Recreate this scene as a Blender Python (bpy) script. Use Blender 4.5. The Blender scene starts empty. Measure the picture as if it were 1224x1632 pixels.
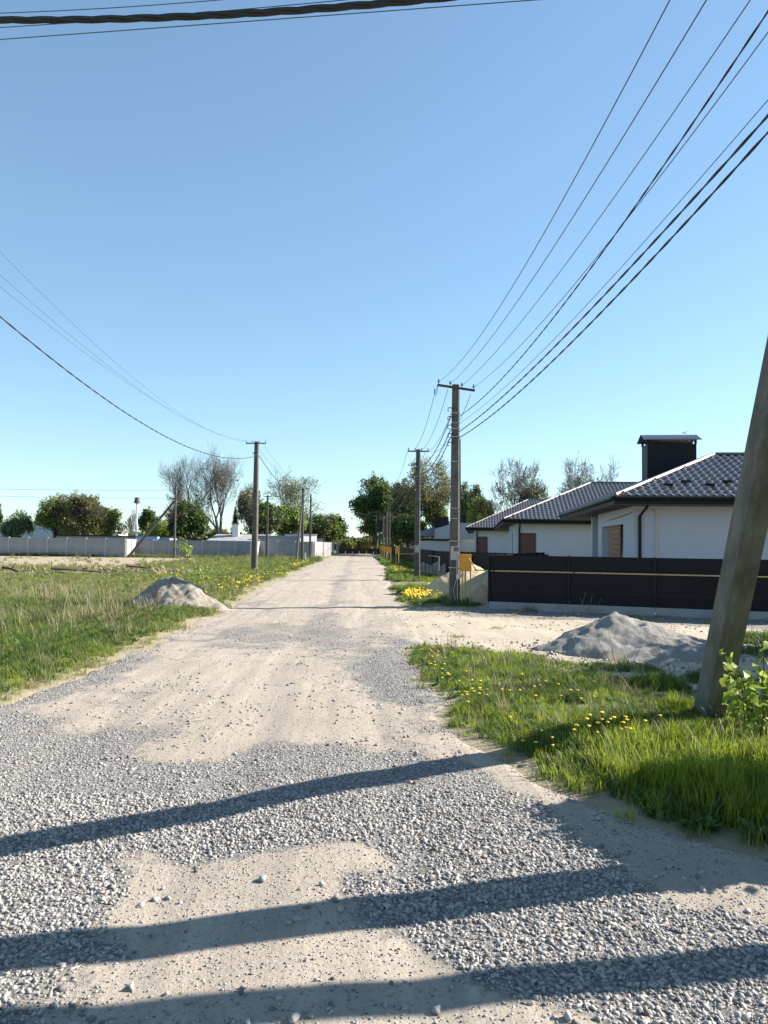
import bpy, math, random
import numpy as np
from mathutils import Vector, Matrix, Quaternion

R = math.radians
SC = bpy.context.scene
COL = SC.collection
random.seed(7)

# ------------------------------------------------------------------ camera
EYE = 2.0
PSI, THE, RHO = R(1.68), R(2.31), R(0.7)
F = Vector((math.sin(PSI)*math.cos(THE), math.cos(PSI)*math.cos(THE), math.sin(THE)))
R0 = Vector((math.cos(PSI), -math.sin(PSI), 0.0))
U0 = R0.cross(F)
RT = R0*math.cos(RHO) + U0*math.sin(RHO)
UP = U0*math.cos(RHO) - R0*math.sin(RHO)
cd = bpy.data.cameras.new('camera')
cam = bpy.data.objects.new('camera', cd); COL.objects.link(cam)
M3 = Matrix((RT, UP, -F)).transposed()
cam.matrix_world = Matrix.Translation((0, 0, EYE)) @ M3.to_4x4()
cd.sensor_fit = 'VERTICAL'; cd.sensor_height = 24.0
cd.lens = 1224/1632*24.0
cd.clip_start = 0.1; cd.clip_end = 3000
SC.camera = cam

# ------------------------------------------------------------------ light
SUNV = Vector((1.65, 0.41, 1.0)).normalized()
W = bpy.data.worlds.new('World'); SC.world = W; W.use_nodes = True
nt = W.node_tree; nt.nodes.clear()
wo = nt.nodes.new('ShaderNodeOutputWorld'); bg = nt.nodes.new('ShaderNodeBackground')
sk = nt.nodes.new('ShaderNodeTexSky'); sk.sky_type = 'NISHITA'; sk.sun_disc = False
sk.sun_elevation = math.asin(SUNV.z); sk.sun_rotation = math.atan2(SUNV.x, SUNV.y)
sk.altitude = 100; sk.air_density = 1.0; sk.dust_density = 0.1; sk.ozone_density = 3.0
bg.inputs['Strength'].default_value = 0.104
tn = nt.nodes.new('ShaderNodeMix'); tn.data_type = 'RGBA'; tn.blend_type = 'MULTIPLY'; tn.inputs[0].default_value = 1.0
tn.inputs[7].default_value = (0.84, 1.0, 1.05, 1)      # camera white balance, cool
gm = nt.nodes.new('ShaderNodeGamma'); gm.inputs[1].default_value = 0.74
nt.links.new(sk.outputs[0], gm.inputs[0]); nt.links.new(gm.outputs[0], tn.inputs[6]); nt.links.new(tn.outputs[2], bg.inputs[0]); nt.links.new(bg.outputs[0], wo.inputs[0])
sl = bpy.data.lights.new('sun', 'SUN'); sl.energy = 5.0; sl.angle = R(0.5); sl.color = (1.0, 0.93, 0.84)
so = bpy.data.objects.new('sun', sl); COL.objects.link(so)
so.rotation_mode = 'QUATERNION'; so.rotation_quaternion = SUNV.to_track_quat('Z', 'Y'); so.location = (60, 10, 40)
SC.view_settings.view_transform = 'Standard'; SC.view_settings.look = 'None'
SC.view_settings.exposure = 1.52; SC.view_settings.gamma = 1.0; SC.view_settings.use_curve_mapping = False
SC.render.engine = 'CYCLES'
SC.cycles.max_bounces = 6; SC.cycles.transparent_max_bounces = 8

# ------------------------------------------------------------------ noise
def _h(ix, iy, s):
    n = (ix.astype(np.int64)*374761393 + iy.astype(np.int64)*668265263 + s*974711) & 0x7fffffff
    n = ((n ^ (n >> 13))*1274126177) & 0x7fffffff
    return ((n ^ (n >> 16)) & 0xffff)/65535.0
def vn(x, y, s=0):
    x = np.asarray(x, float); y = np.asarray(y, float)
    ix = np.floor(x); iy = np.floor(y); fx = x-ix; fy = y-iy
    fx = fx*fx*(3-2*fx); fy = fy*fy*(3-2*fy)
    a = _h(ix, iy, s); b = _h(ix+1, iy, s); c = _h(ix, iy+1, s); d = _h(ix+1, iy+1, s)
    return (a*(1-fx)+b*fx)*(1-fy) + (c*(1-fx)+d*fx)*fy
def fbm(x, y, s=0, o=4):
    t = 0; a = .5; n = 0
    for i in range(o):
        t = t + a*vn(np.asarray(x)*2**i, np.asarray(y)*2**i, s+i*17); n += a; a *= .5
    return t/n
def sst(a, b, x):
    t = np.clip((np.asarray(x, float)-a)/(b-a), 0, 1); return t*t*(3-2*t)

# ------------------------------------------------------------------ lay of the land
RE_Y = [0, 3.5, 4.97, 5.6, 6.4, 7.85, 10.1, 13.3, 15.6, 24, 37, 60, 90, 150]
RE_X = [3.6, 3.3, 2.63, 2.05, 1.5, 1.08, .94, .97, 1.15, 1.15, 1.35, 1.9, 2.1, 2.6]
def road_right(y): return np.interp(y, RE_Y, RE_X)
def road_left(y): return np.interp(y, [0, 8, 20, 25, 37, 90, 130], [-4.2, -4.1, -3.85, -3.9, -4.1, -3.9, -3.4])
def road_d(x, y):
    """distance inside the road edges, positive on the road"""
    x = np.asarray(x, float); y = np.asarray(y, float)
    w = (fbm(x*.9, y*.9, 3)-.5)*.9*np.clip(y/14, .35, 1)
    return np.minimum(x-road_left(y), road_right(y)-x) + w
def drive_d(x, y):
    """sandy driveway to the right"""
    x = np.asarray(x, float); y = np.asarray(y, float)
    near = np.interp(x, [0, 1.0, 1.8, 3.16, 4.0, 4.8, 7, 12, 20], [15.8, 15.4, 13.8, 13.4, 11.4, 9.7, 9.2, 9.5, 10])
    far = np.interp(x, [0, 1.2, 3.8, 10.7, 20], [24.2, 24.0, 23.5, 20.9, 17.4])
    w = (fbm(x*.8, y*.8, 9)-.5)*1.2
    return np.minimum(np.minimum(y-near, far-y+.05), x-.2) + w*np.where(far-y < 1.2, .2, 1)
def gh(x, y):
    x = np.asarray(x, float); y = np.asarray(y, float)
    rd = np.minimum(x-road_left(y), road_right(y)-x)
    side = sst(0.1, -1.0, rd)
    und = (fbm(x*.35+5, y*.35, 21, 3)-.5)
    f = und*.10*sst(160, 40, y) * (.45+.5*sst(14, 8, y)+side*.7)
    f = f + side*.07*np.where((x > 0) & (drive_d(x, y) > 0), .3, 1.0)
    f = f + side*(fbm(x*1.7, y*1.7, 31, 3)-.5)*.07*sst(60, 20, y)
    # wheel ruts
    for c in (-2.9, -1.2, .15):
        f = f - .018*np.exp(-((x-c-.15*np.sin(y*.3))/.22)**2)*sst(70, 25, y)
    # heap of earth along the field
    t = np.exp(-((y-43-(x+25)*.12-1.5*(fbm(x*.3, x*0, 40)-.5))/1.1)**2)*sst(-9, -12, x)*sst(-30, -24, x)
    f = f + t*.34*(.15+fbm(x*1.1, y*1.1, 41, 3)**2*1.7)
    return f
def g1(x, y): return float(gh(np.array([x]), np.array([y]))[0])

# ------------------------------------------------------------------ materials
MATS = {}
def mat(name, col, rough=.8, noise=0.0, scale=5.0, col2=None, bump=0.0, bscale=30.0, metal=0.0, spec=.5, trans=0.0, stretch=None, dirt=None):
    if name in MATS: return MATS[name]
    m = bpy.data.materials.new(name); m.use_nodes = True; t = m.node_tree; N = t.nodes; L = t.links
    b = N['Principled BSDF']; b.inputs['Roughness'].default_value = rough; b.inputs['Metallic'].default_value = metal
    b.inputs['Specular IOR Level'].default_value = spec
    b.inputs['Base Color'].default_value = (*col, 1)
    tc = N.new('ShaderNodeTexCoord'); mp = N.new('ShaderNodeMapping'); L.new(tc.outputs['Object'], mp.inputs[0])
    if stretch: mp.inputs['Scale'].default_value = stretch
    if noise or col2:
        n = N.new('ShaderNodeTexNoise'); n.inputs['Scale'].default_value = scale; n.inputs['Detail'].default_value = 6; n.inputs['Roughness'].default_value = .65
        L.new(mp.outputs[0], n.inputs['Vector'])
        mx = N.new('ShaderNodeMix'); mx.data_type = 'RGBA'
        c2 = col2 if col2 else tuple(c*(1-noise) for c in col)
        mx.inputs[6].default_value = (*col, 1); mx.inputs[7].default_value = (*c2, 1)
        mr = N.new('ShaderNodeMapRange'); mr.inputs[1].default_value = .38; mr.inputs[2].default_value = .62
        L.new(n.outputs[0], mr.inputs[0]); L.new(mr.outputs[0], mx.inputs[0]); L.new(mx.outputs[2], b.inputs['Base Color'])
    if bump:
        n2 = N.new('ShaderNodeTexNoise'); n2.inputs['Scale'].default_value = bscale; n2.inputs['Detail'].default_value = 4
        L.new(mp.outputs[0], n2.inputs['Vector'])
        bp = N.new('ShaderNodeBump'); bp.inputs['Strength'].default_value = 1; bp.inputs['Distance'].default_value = bump
        L.new(n2.outputs[0], bp.inputs['Height']); L.new(bp.outputs[0], b.inputs['Normal'])
    if trans:
        tr = N.new('ShaderNodeBsdfTranslucent'); ms = N.new('ShaderNodeMixShader'); ms.inputs[0].default_value = trans
        src = b.inputs['Base Color']
        if src.is_linked: L.new(src.links[0].from_socket, tr.inputs[0])
        else: tr.inputs[0].default_value = (*col, 1)
        L.new(b.outputs[0], ms.inputs[1]); L.new(tr.outputs[0], ms.inputs[2]); L.new(ms.outputs[0], N['Material Output'].inputs[0])
    MATS[name] = m; return m

def leafmat(name, ca, cb, trans=.4, rough=.55, spec=.3):
    """foliage colour varied by the mesh's own random vertex attribute"""
    m = bpy.data.materials.new(name); m.use_nodes = True; t = m.node_tree; N = t.nodes; L = t.links
    b = N['Principled BSDF']; b.inputs['Roughness'].default_value = rough; b.inputs['Specular IOR Level'].default_value = spec
    at = N.new('ShaderNodeAttribute'); at.attribute_name = 'tint'
    oi = N.new('ShaderNodeObjectInfo'); ad = N.new('ShaderNodeMath'); ad.operation = 'MULTIPLY_ADD'
    ad.inputs[1].default_value = .45; L.new(oi.outputs['Random'], ad.inputs[0])
    sc = N.new('ShaderNodeMath'); sc.operation = 'MULTIPLY'; sc.inputs[1].default_value = .75
    L.new(at.outputs['Fac'], sc.inputs[0]); L.new(sc.outputs[0], ad.inputs[2])
    mx = N.new('ShaderNodeMix'); mx.data_type = 'RGBA'; mx.inputs[6].default_value = (*ca, 1); mx.inputs[7].default_value = (*cb, 1)
    L.new(ad.outputs[0], mx.inputs[0]); L.new(mx.outputs[2], b.inputs['Base Color'])
    tr = N.new('ShaderNodeBsdfTranslucent'); ms = N.new('ShaderNodeMixShader'); ms.inputs[0].default_value = trans
    L.new(mx.outputs[2], tr.inputs[0]); L.new(b.outputs[0], ms.inputs[1]); L.new(tr.outputs[0], ms.inputs[2])
    L.new(ms.outputs[0], N['Material Output'].inputs[0]); MATS[name] = m; return m

CONC = mat('concrete_pole', (.125, .112, .098), .9, col2=(.075, .068, .06), scale=3, bump=.004, bscale=60)
CONC_L = mat('concrete_leaning', (.17, .163, .137), .9, col2=(.085, .082, .067), scale=3.2, bump=.014, bscale=45, stretch=(1, 1, .45))
PANEL = mat('fence_concrete', (.32, .31, .32), .9, col2=(.25, .245, .25), scale=1.3, bump=.004, bscale=20)
WHITE = mat('white_render', (.72, .71, .69), .9, noise=.10, scale=2)
PLAST = mat('house_plaster', (.52, .52, .57), .92, noise=.05, scale=1.2, bump=.003, bscale=80)
GREYW = mat('grey_render', (.36, .38, .41), .9, noise=.08, scale=1.4)
DARK = mat('dark_brown_sheet', (.010, .010, .014), .5, spec=.2, noise=.25, scale=.8)
DARKR = mat('roof_metal', (.105, .087, .085), .27, noise=.25, scale=1.5, spec=1.0)
DARKT = mat('dark_trim', (.012, .010, .011), .5, spec=.2)
FENCE = mat('fence_sheet', (.012, .012, .017), .5, spec=.15, noise=.18, scale=1.1, stretch=(1, 1, .3))
PLINTH = mat('plinth_concrete', (.30, .30, .31), .9, col2=(.23, .23, .24), scale=1.4, bump=.004, bscale=30)
WOOD = mat('larch_cladding', (.36, .17, .075), .6, col2=(.24, .10, .045), scale=3, stretch=(1, 1, 8))
ORANGE = mat('orange_paint', (.78, .33, .02), .45, noise=.15, scale=6)
YELLOW = mat('yellow_pipe_paint', (.50, .36, .16), .5, noise=.15, scale=5)
STEEL = mat('galvanised_steel', (.45, .45, .44), .45, noise=.2, scale=12, metal=.6)
BLACK = mat('black_cable', (.012, .012, .014), .5)
WIRE = mat('weathered_wire', (.10, .11, .12), .5, metal=.3)
RUST = mat('dark_steel', (.05, .045, .045), .7)
GLASSD = mat('dark_window_glass', (.02, .025, .03), .06, spec=.8)
CERAM = mat('insulator_glass', (.10, .12, .11), .25)
BARK = mat('bark', (.105, .085, .065), .95, noise=.35, scale=3)
BARKG = mat('grey_bark', (.17, .158, .15), .95, noise=.3, scale=3)
SAND = mat('sand_heap', (.50, .39, .25), .95, noise=.15, scale=2, bump=.01, bscale=14)
BROWNW = mat('old_boards', (.33, .30, .27), .9, noise=.3, scale=4)

# ------------------------------------------------------------------ mesh helpers
class MB:
    def __init__(s): s.v = []; s.f = []; s.m = []
    def add(s, vs, fs, mi=0):
        o = len(s.v); s.v += [tuple(v) for v in vs]; s.f += [tuple(o+i for i in f) for f in fs]; s.m += [mi]*len(fs)
    def box(s, c, d, rz=0, mi=0, M=None):
        x, y, z = d[0]/2, d[1]/2, d[2]/2
        vs = [Vector((a*x, b*y, e*z)) for e in (-1, 1) for b in (-1, 1) for a in (-1, 1)]
        if rz: q = Matrix.Rotation(rz, 3, 'Z'); vs = [q @ v for v in vs]
        if M: vs = [M @ v for v in vs]
        vs = [v+Vector(c) for v in vs]
        s.add(vs, [(0, 2, 3, 1), (4, 5, 7, 6), (0, 1, 5, 4), (2, 6, 7, 3), (0, 4, 6, 2), (1, 3, 7, 5)], mi)
    def tube(s, pts, r, n=6, mi=0, r2=None, cap=True):
        pts = [Vector(p) for p in pts]; k = len(pts); rings = []
        o = len(s.v)
        for i, p in enumerate(pts):
            d = (pts[min(i+1, k-1)]-pts[max(i-1, 0)]).normalized()
            a = d.cross(Vector((0, 0, 1)) if abs(d.z) < .9 else Vector((1, 0, 0))).normalized(); b = d.cross(a)
            rr = r if r2 is None else r+(r2-r)*i/(k-1)
            for j in range(n):
                t = 2*math.pi*j/n; s.v.append(tuple(p+(a*math.cos(t)+b*math.sin(t))*rr))
        for i in range(k-1):
            for j in range(n):
                s.f.append((o+i*n+j, o+(i+1)*n+j, o+(i+1)*n+(j+1) % n, o+i*n+(j+1) % n)); s.m.append(mi)
        if cap:
            s.f.append(tuple(o+j for j in range(n))); s.m.append(mi)
            s.f.append(tuple(o+(k-1)*n+j for j in reversed(range(n)))); s.m.append(mi)
    def prism(s, prof, z0, z1, top=None, mi=0, off=(0, 0)):
        n = len(prof); top = top or prof
        vs = [(x, y, z0) for x, y in prof]+[(x+off[0], y+off[1], z1) for x, y in top]
        s.add(vs, [tuple(reversed(range(n))), tuple(range(n, 2*n))]+[(i, (i+1) % n, n+(i+1) % n, n+i) for i in range(n)], mi)
    def build(s, name, m, parent=None, loc=(0, 0, 0), rz=0, smooth=False, tint=None):
        me = bpy.data.meshes.new(name); me.from_pydata(s.v, [], s.f)
        ms = m if isinstance(m, (list, tuple)) else [m]
        for x in ms: me.materials.append(x)
        if len(ms) > 1: me.polygons.foreach_set('material_index', s.m)
        if smooth: me.polygons.foreach_set('use_smooth', [True]*len(s.f))
        if tint is not None:
            a = me.attributes.new('tint', 'FLOAT', 'FACE'); a.data.foreach_set('value', tint)
        return link(name, me, parent, loc, rz)
def link(name, me, parent=None, loc=(0, 0, 0), rz=0):
    o = bpy.data.objects.new(name, me); COL.objects.link(o); o.location = loc; o.rotation_euler = (0, 0, rz)
    if parent: o.parent = parent
    return o
def npmesh(name, v, f, m=None, tint=None, smooth=False):
    """v (n,3) array, f (k,3|4) array"""
    me = bpy.data.meshes.new(name); v = np.asarray(v, np.float32); f = np.asarray(f, np.int32); k = f.shape[1]
    me.vertices.add(len(v)); me.vertices.foreach_set('co', v.ravel())
    me.loops.add(f.size); me.loops.foreach_set('vertex_index', f.ravel())
    me.polygons.add(len(f)); me.polygons.foreach_set('loop_start', np.arange(len(f))*k)
    try: me.polygons.foreach_set('loop_total', np.full(len(f), k))
    except Exception: pass
    if smooth: me.polygons.foreach_set('use_smooth', np.ones(len(f), bool))
    if m: me.materials.append(m)
    if tint is not None:
        a = me.attributes.new('tint', 'FLOAT', 'FACE'); a.data.foreach_set('value', np.asarray(tint, np.float32))
    me.update(calc_edges=True); return me
def tag(o, label=None, cat=None, group=None, kind=None):
    if label: o['label'] = label
    if cat: o['category'] = cat
    if group: o['group'] = group
    if kind: o['kind'] = kind
    return o
def empty(name, loc, rz=0, **k):
    o = bpy.data.objects.new(name, None); COL.objects.link(o); o.location = loc; o.rotation_euler = (0, 0, rz); tag(o, **k); return o

# ------------------------------------------------------------------ ground sheets
def spaced(lo, hi, f0, f1, step, g):
    """coordinates: fine step between f0 and f1, growing outside"""
    a = list(np.arange(f0, f1+1e-6, step)); s = step
    while a[-1] < hi: s *= g; a.append(a[-1]+s)
    s = step
    while a[0] > lo: s *= g; a.insert(0, a[0]-s)
    return np.array(a)
def grid(xs, ys):
    X, Y = np.meshgrid(xs, ys); n = len(xs); i = np.arange((len(ys)-1)*(n-1)); r = i//(n-1); c = i % (n-1); a = r*n+c
    return X.ravel(), Y.ravel(), np.stack([a, a+1, a+n+1, a+n], 1)
def node_tools(m):
    t = m.node_tree; N = t.nodes; L = t.links
    def noise(vec, s, d=5, r=.6):
        n = N.new('ShaderNodeTexNoise'); n.inputs['Scale'].default_value = s; n.inputs['Detail'].default_value = d; n.inputs['Roughness'].default_value = r
        L.new(vec, n.inputs['Vector']); return n.outputs[0]
    def ramp(x, a, b, c=0., d=1.):
        n = N.new('ShaderNodeMapRange'); n.inputs[1].default_value = a; n.inputs[2].default_value = b; n.inputs[3].default_value = c; n.inputs[4].default_value = d
        L.new(x, n.inputs[0]); return n.outputs[0]
    def mix(f, a, b, bt='MIX'):
        n = N.new('ShaderNodeMix'); n.data_type = 'RGBA'; n.blend_type = bt
        if isinstance(f, float): n.inputs[0].default_value = f
        else: L.new(f, n.inputs[0])
        for k, v in ((6, a), (7, b)):
            if isinstance(v, tuple): n.inputs[k].default_value = (*v, 1)
            else: L.new(v, n.inputs[k])
        return n.outputs[2]
    def math_(op, a, b):
        n = N.new('ShaderNodeMath'); n.operation = op
        for k, v in ((0, a), (1, b)):
            if isinstance(v, (int, float)): n.inputs[k].default_value = v
            else: L.new(v, n.inputs[k])
        return n.outputs[0]
    return N, L, noise, ramp, mix, math_

def gravelness(x, y):
    """1 = loose grey gravel, 0 = packed pale dirt"""
    x = np.asarray(x, float); y = np.asarray(y, float)
    n = fbm(x*.8+3, y*.35, 55, 4); x0_, y0_ = x, y; x = x+(fbm(x*1.1, y*1.1, 81, 3)-.5)*1.5; y = y+(fbm(x0_*1.1, y*1.1, 82, 3)-.5)*1.5; g = .56+(n-.5)*1.2
    def blob(cx, cy, rx, ry, a, rot=0):
        dx = x-cx; dy = y-cy; c, s = math.cos(rot), math.sin(rot); u = (dx*c+dy*s)/rx; w = (-dx*s+dy*c)/ry
        return a*np.exp(-(u*u+w*w)**1.5)
    g = g + blob(-.35, 4.6, 1.0, .75, -1.5) + blob(.0, 3.45, 1.3, .5, -1.5) + blob(-.6, 3.0, 1.4, .3, -.9)
    g = g + blob(-2.2, 4.2, 1.5, 1.6, .9) + blob(1.4, 4.0, 1.1, .8, 1.2) + blob(1.6, 3.0, 1.2, .35, .6) + blob(-2.3, 3.0, 1.2, .6, .5)
    g = g + blob(-.7, 6.3, 3.4, 1.1, .9) + blob(-3.2, 7.0, 1.4, 2.2, .5) + blob(.7, 5.2, .8, .6, .8)
    g = g + blob(-1.7, 10.5, 1.7, 3.2, -1.1) + blob(.1, 8.4, 1.2, 1.5, -.7) + blob(-2.5, 9.0, .8, 1.3, -.6)
    g = g + blob(.55, 12.0, .45, 3.2, 1.1) + blob(-3.9, 10.5, .6, 2.6, .9) + blob(-.5, 14.5, .5, 2.5, .4)
    g = g + blob(2.1, 5.3, .4, 1.2, -1.3, .9) + blob(1.5, 6.3, .3, 1.3, -1.2, .6) + blob(2.9, 4.3, .5, .9, -1.2, .8)
    far = sst(14, 24, y)
    tr = np.exp(-((x+1.0)/.5)**2)*.45+np.exp(-((x+3.2)/.45)**2)*.35
    g = g+(fbm(x*2.6, y*2.0, 57, 4)-.5)*1.1
    return np.clip(g*(1-far)+far*(.08+tr+(n-.5)*.9), 0, 1)

# ground
xs = spaced(-500, 500, -10, 9, .16, 1.09); ys = spaced(-60, 900, 1.5, 30, .16, 1.06)
X, Y, Fc = grid(xs, ys)
rd = road_d(X, Y); dd = drive_d(X, Y)
Z = gh(X, Y) - .05*sst(-.05, .35, rd) - .05*sst(0, .4, dd)
ground_m = bpy.data.materials.new('field_ground'); ground_m.use_nodes = True
N, L, noise, ramp, mix, mth = node_tools(ground_m)
tc = N.new('ShaderNodeTexCoord').outputs['Object']
at = N.new('ShaderNodeAttribute'); at.attribute_name = 'bare'
c = mix(ramp(noise(tc, .35), .4, .6), (.085, .12, .030), (.15, .165, .055))
c = mix(ramp(noise(tc, 3.5, 6, .75), .42, .66), c, (.21, .175, .095))
soil = mix(ramp(noise(tc, 1.4, 6), .4, .6), (.40, .33, .235), (.29, .235, .165))
c = mix(at.outputs['Fac'], c, soil)
b = N['Principled BSDF']; L.new(c, b.inputs['Base Color']); b.inputs['Roughness'].default_value = .95; b.inputs['Specular IOR Level'].default_value = .15
bp = N.new('ShaderNodeBump'); bp.inputs['Distance'].default_value = .05; L.new(noise(tc, 7, 6, .7), bp.inputs['Height']); L.new(bp.outputs[0], b.inputs['Normal'])
me = npmesh('ground', np.stack([X, Y, Z], 1), Fc, ground_m, smooth=True)
bare = np.clip(sst(50, 58, Y)*sst(-14, -19, X)*sst(95, 80, Y), 0, 1)*.95
heap = np.exp(-((Y-43-(X+25)*.12)/1.4)**2)*sst(-9, -12, X)*sst(-30, -24, X)*fbm(X*.9, Y*.9, 43)*.8
verge = sst(-.9, .1, rd)*.75
rightbare = sst(2.6, 4.0, X)*sst(10.8, 11.6, Y)*sst(30, 22, Y)*.9
a = me.attributes.new('bare', 'FLOAT', 'POINT'); a.data.foreach_set('value', np.clip(np.maximum.reduce([bare, heap, verge, rightbare]), 0, 1).astype(np.float32))
link('ground', me)['kind'] = 'structure'

def dirt_material(name, dirt1, dirt2):
    m = bpy.data.materials.new(name); m.use_nodes = True
    N, L, noise, ramp, mix, mth = node_tools(m)
    tc = N.new('ShaderNodeTexCoord').outputs['Object']
    at = N.new('ShaderNodeAttribute'); at.attribute_name = 'gravel'
    mp = N.new('ShaderNodeMapping'); mp.inputs['Scale'].default_value = (1.6, .12, 1); L.new(tc, mp.inputs[0])
    d = mix(ramp(noise(mp.outputs[0], 3.2, 7, .65), .35, .65), dirt1, dirt2)
    d = mix(ramp(noise(tc, 1.1, 5, .6), .42, .62, 0, .45), d, dirt2)
    d = mix(ramp(noise(tc, 26, 5, .7), .52, .72, 0, .6), d, (.20, .17, .14))
    vo = N.new('ShaderNodeTexVoronoi'); vo.inputs['Scale'].default_value = 38; L.new(tc, vo.inputs['Vector'])
    sep = N.new('ShaderNodeSeparateColor'); L.new(vo.outputs['Color'], sep.inputs[0])
    st = mix(sep.outputs[0], (.22, .205, .19), (.36, .335, .31))
    st = mix(ramp(vo.outputs['Distance'], .35, .6, 0, .75), st, (.10, .095, .09))
    fac = mth('ADD', at.outputs['Fac'], ramp(noise(tc, 9, 6, .8), .3, .7, -.45, .45))
    fac = ramp(fac, .34, .72)
    c = mix(fac, d, st)
    b = N['Principled BSDF']; L.new(c, b.inputs['Base Color']); b.inputs['Roughness'].default_value = .95; b.inputs['Specular IOR Level'].default_value = .2
    inv = mth('MULTIPLY', mth('SUBTRACT', 1.0, vo.outputs['Distance']), fac)
    hgt = mth('ADD', inv, mth('MULTIPLY', noise(tc, 30, 6, .75), 1.0))
    bp = N.new('ShaderNodeBump'); bp.inputs['Distance'].default_value = .012; L.new(hgt, bp.inputs['Height']); L.new(bp.outputs[0], b.inputs['Normal'])
    return m
ROADM = dirt_material('packed_road', (.41, .35, .275), (.29, .252, .208))
DRIVEM = dirt_material('sandy_drive', (.46, .385, .285), (.35, .30, .23))
def sheet(name, xs, ys, df, up, m, grav, under=None):
    X, Y, Fc = grid(xs, ys); d = df(X, Y)
    Z = gh(X, Y) + up - (.07+up)*sst(.12, -.2, d)
    if under is not None: Z = Z - .05*sst(0, .35, under(X, Y))
    keep = (d[Fc] > -.35).any(1)
    me = npmesh(name, np.stack([X, Y, Z], 1), Fc[keep], m, smooth=True)
    a = me.attributes.new('gravel', 'FLOAT', 'POINT'); a.data.foreach_set('value', grav(X, Y).astype(np.float32))
    o = link(name, me); o['kind'] = 'structure'; return o
def road_z(x, y): return gh(x, y)+.018-.088*sst(.12, -.2, road_d(x, y))
sheet('gravel_road', np.arange(-5.4, 4.6, .08), spaced(.5, 150, 1.5, 22, .10, 1.03), road_d, .018, ROADM, gravelness)
def dgrav(x, y): return np.clip(.1+sst(19.5, 22, y+.35*(x-4))*.8*sst(1.5, 4, x)+(fbm(x*.7, y*.7, 71)-.5)*.9-.3*sst(2.2, 1.4, x), 0, 1)
sheet('sandy_driveway', np.arange(-.6, 20, .14), np.arange(8, 25, .14), drive_d, .008, DRIVEM, dgrav, under=road_d)

# ------------------------------------------------------------------ scatter through geometry nodes
def scatter(name, pts, rots, scl, idx, protos, label=None, cat=None):
    me = bpy.data.meshes.new(name); n = len(pts)
    me.vertices.add(n); me.vertices.foreach_set('co', np.asarray(pts, np.float32).ravel())
    for nm, ty, da, key in (('rot', 'FLOAT_VECTOR', rots, 'vector'), ('scl', 'FLOAT_VECTOR', scl, 'vector'), ('idx', 'INT', idx, 'value')):
        a = me.attributes.new(nm, ty, 'POINT'); a.data.foreach_set(key, np.asarray(da, np.int32 if ty == 'INT' else np.float32).ravel())
    o = link(name, me)
    pc = bpy.data.collections.new(name+'_shapes')
    for i, p in enumerate(protos):
        q = bpy.data.objects.new('%s_shape_%03d' % (name, i), p); pc.objects.link(q)
    ng = bpy.data.node_groups.new(name+'_nodes', 'GeometryNodeTree')
    ng.interface.new_socket('Geometry', in_out='INPUT', socket_type='NodeSocketGeometry')
    ng.interface.new_socket('Geometry', in_out='OUTPUT', socket_type='NodeSocketGeometry')
    N = ng.nodes; L = ng.links
    gi = N.new('NodeGroupInput'); go = N.new('NodeGroupOutput')
    ci = N.new('GeometryNodeCollectionInfo'); ci.inputs[0].default_value = pc; ci.inputs['Separate Children'].default_value = True; ci.inputs['Reset Children'].default_value = True
    ip = N.new('GeometryNodeInstanceOnPoints'); ip.inputs['Pick Instance'].default_value = True
    def na(nm, ty):
        a = N.new('GeometryNodeInputNamedAttribute'); a.data_type = ty; a.inputs['Name'].default_value = nm; return a.outputs['Attribute']
    L.new(gi.outputs[0], ip.inputs['Points']); L.new(ci.outputs[0], ip.inputs['Instance'])
    L.new(na('idx', 'INT'), ip.inputs['Instance Index'])
    er = N.new('FunctionNodeEulerToRotation'); L.new(na('rot', 'FLOAT_VECTOR'), er.inputs[0]); L.new(er.outputs[0], ip.inputs['Rotation'])
    L.new(na('scl', 'FLOAT_VECTOR'), ip.inputs['Scale']); L.new(ip.outputs[0], go.inputs[0])
    md = o.modifiers.new('scatter', 'NODES'); md.node_group = ng
    tag(o, label, cat, kind='stuff'); return o
rng = np.random.default_rng(11)

# stones
def stone_mesh(k, m):
    r = np.random.default_rng(k); t = (1+5**.5)/2
    v = np.array([(-1, t, 0), (1, t, 0), (-1, -t, 0), (1, -t, 0), (0, -1, t), (0, 1, t), (0, -1, -t), (0, 1, -t), (t, 0, -1), (t, 0, 1), (-t, 0, -1), (-t, 0, 1)], float)
    v /= np.linalg.norm(v[0]); v *= r.uniform(.42, 1.25, (12, 1)); v *= r.uniform(.6, 1.3, 3)*np.array([1.1, .9, .62])
    f = [(0, 11, 5), (0, 5, 1), (0, 1, 7), (0, 7, 10), (0, 10, 11), (1, 5, 9), (5, 11, 4), (11, 10, 2), (10, 7, 6), (7, 1, 8), (3, 9, 4), (3, 4, 2), (3, 2, 6), (3, 6, 8), (3, 8, 9), (4, 9, 5), (2, 4, 11), (6, 2, 10), (8, 6, 7), (9, 8, 1)]
    return npmesh('stone_shape', v, f, m)
STONEM = [mat('stone_a', (.285, .268, .248), .85, noise=.3, scale=2), mat('stone_b', (.37, .345, .315), .85, noise=.25, scale=2),
          mat('stone_c', (.15, .142, .135), .8, noise=.3, scale=2), mat('stone_d', (.38, .32, .265), .85, noise=.25, scale=2), mat('stone_e', (.42, .39, .35), .85, noise=.2, scale=2)]
stones = [stone_mesh(100+i, STONEM[(0, 1, 2, 0, 1, 3, 4, 0, 2, 1)[i]]) for i in range(10)]
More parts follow.
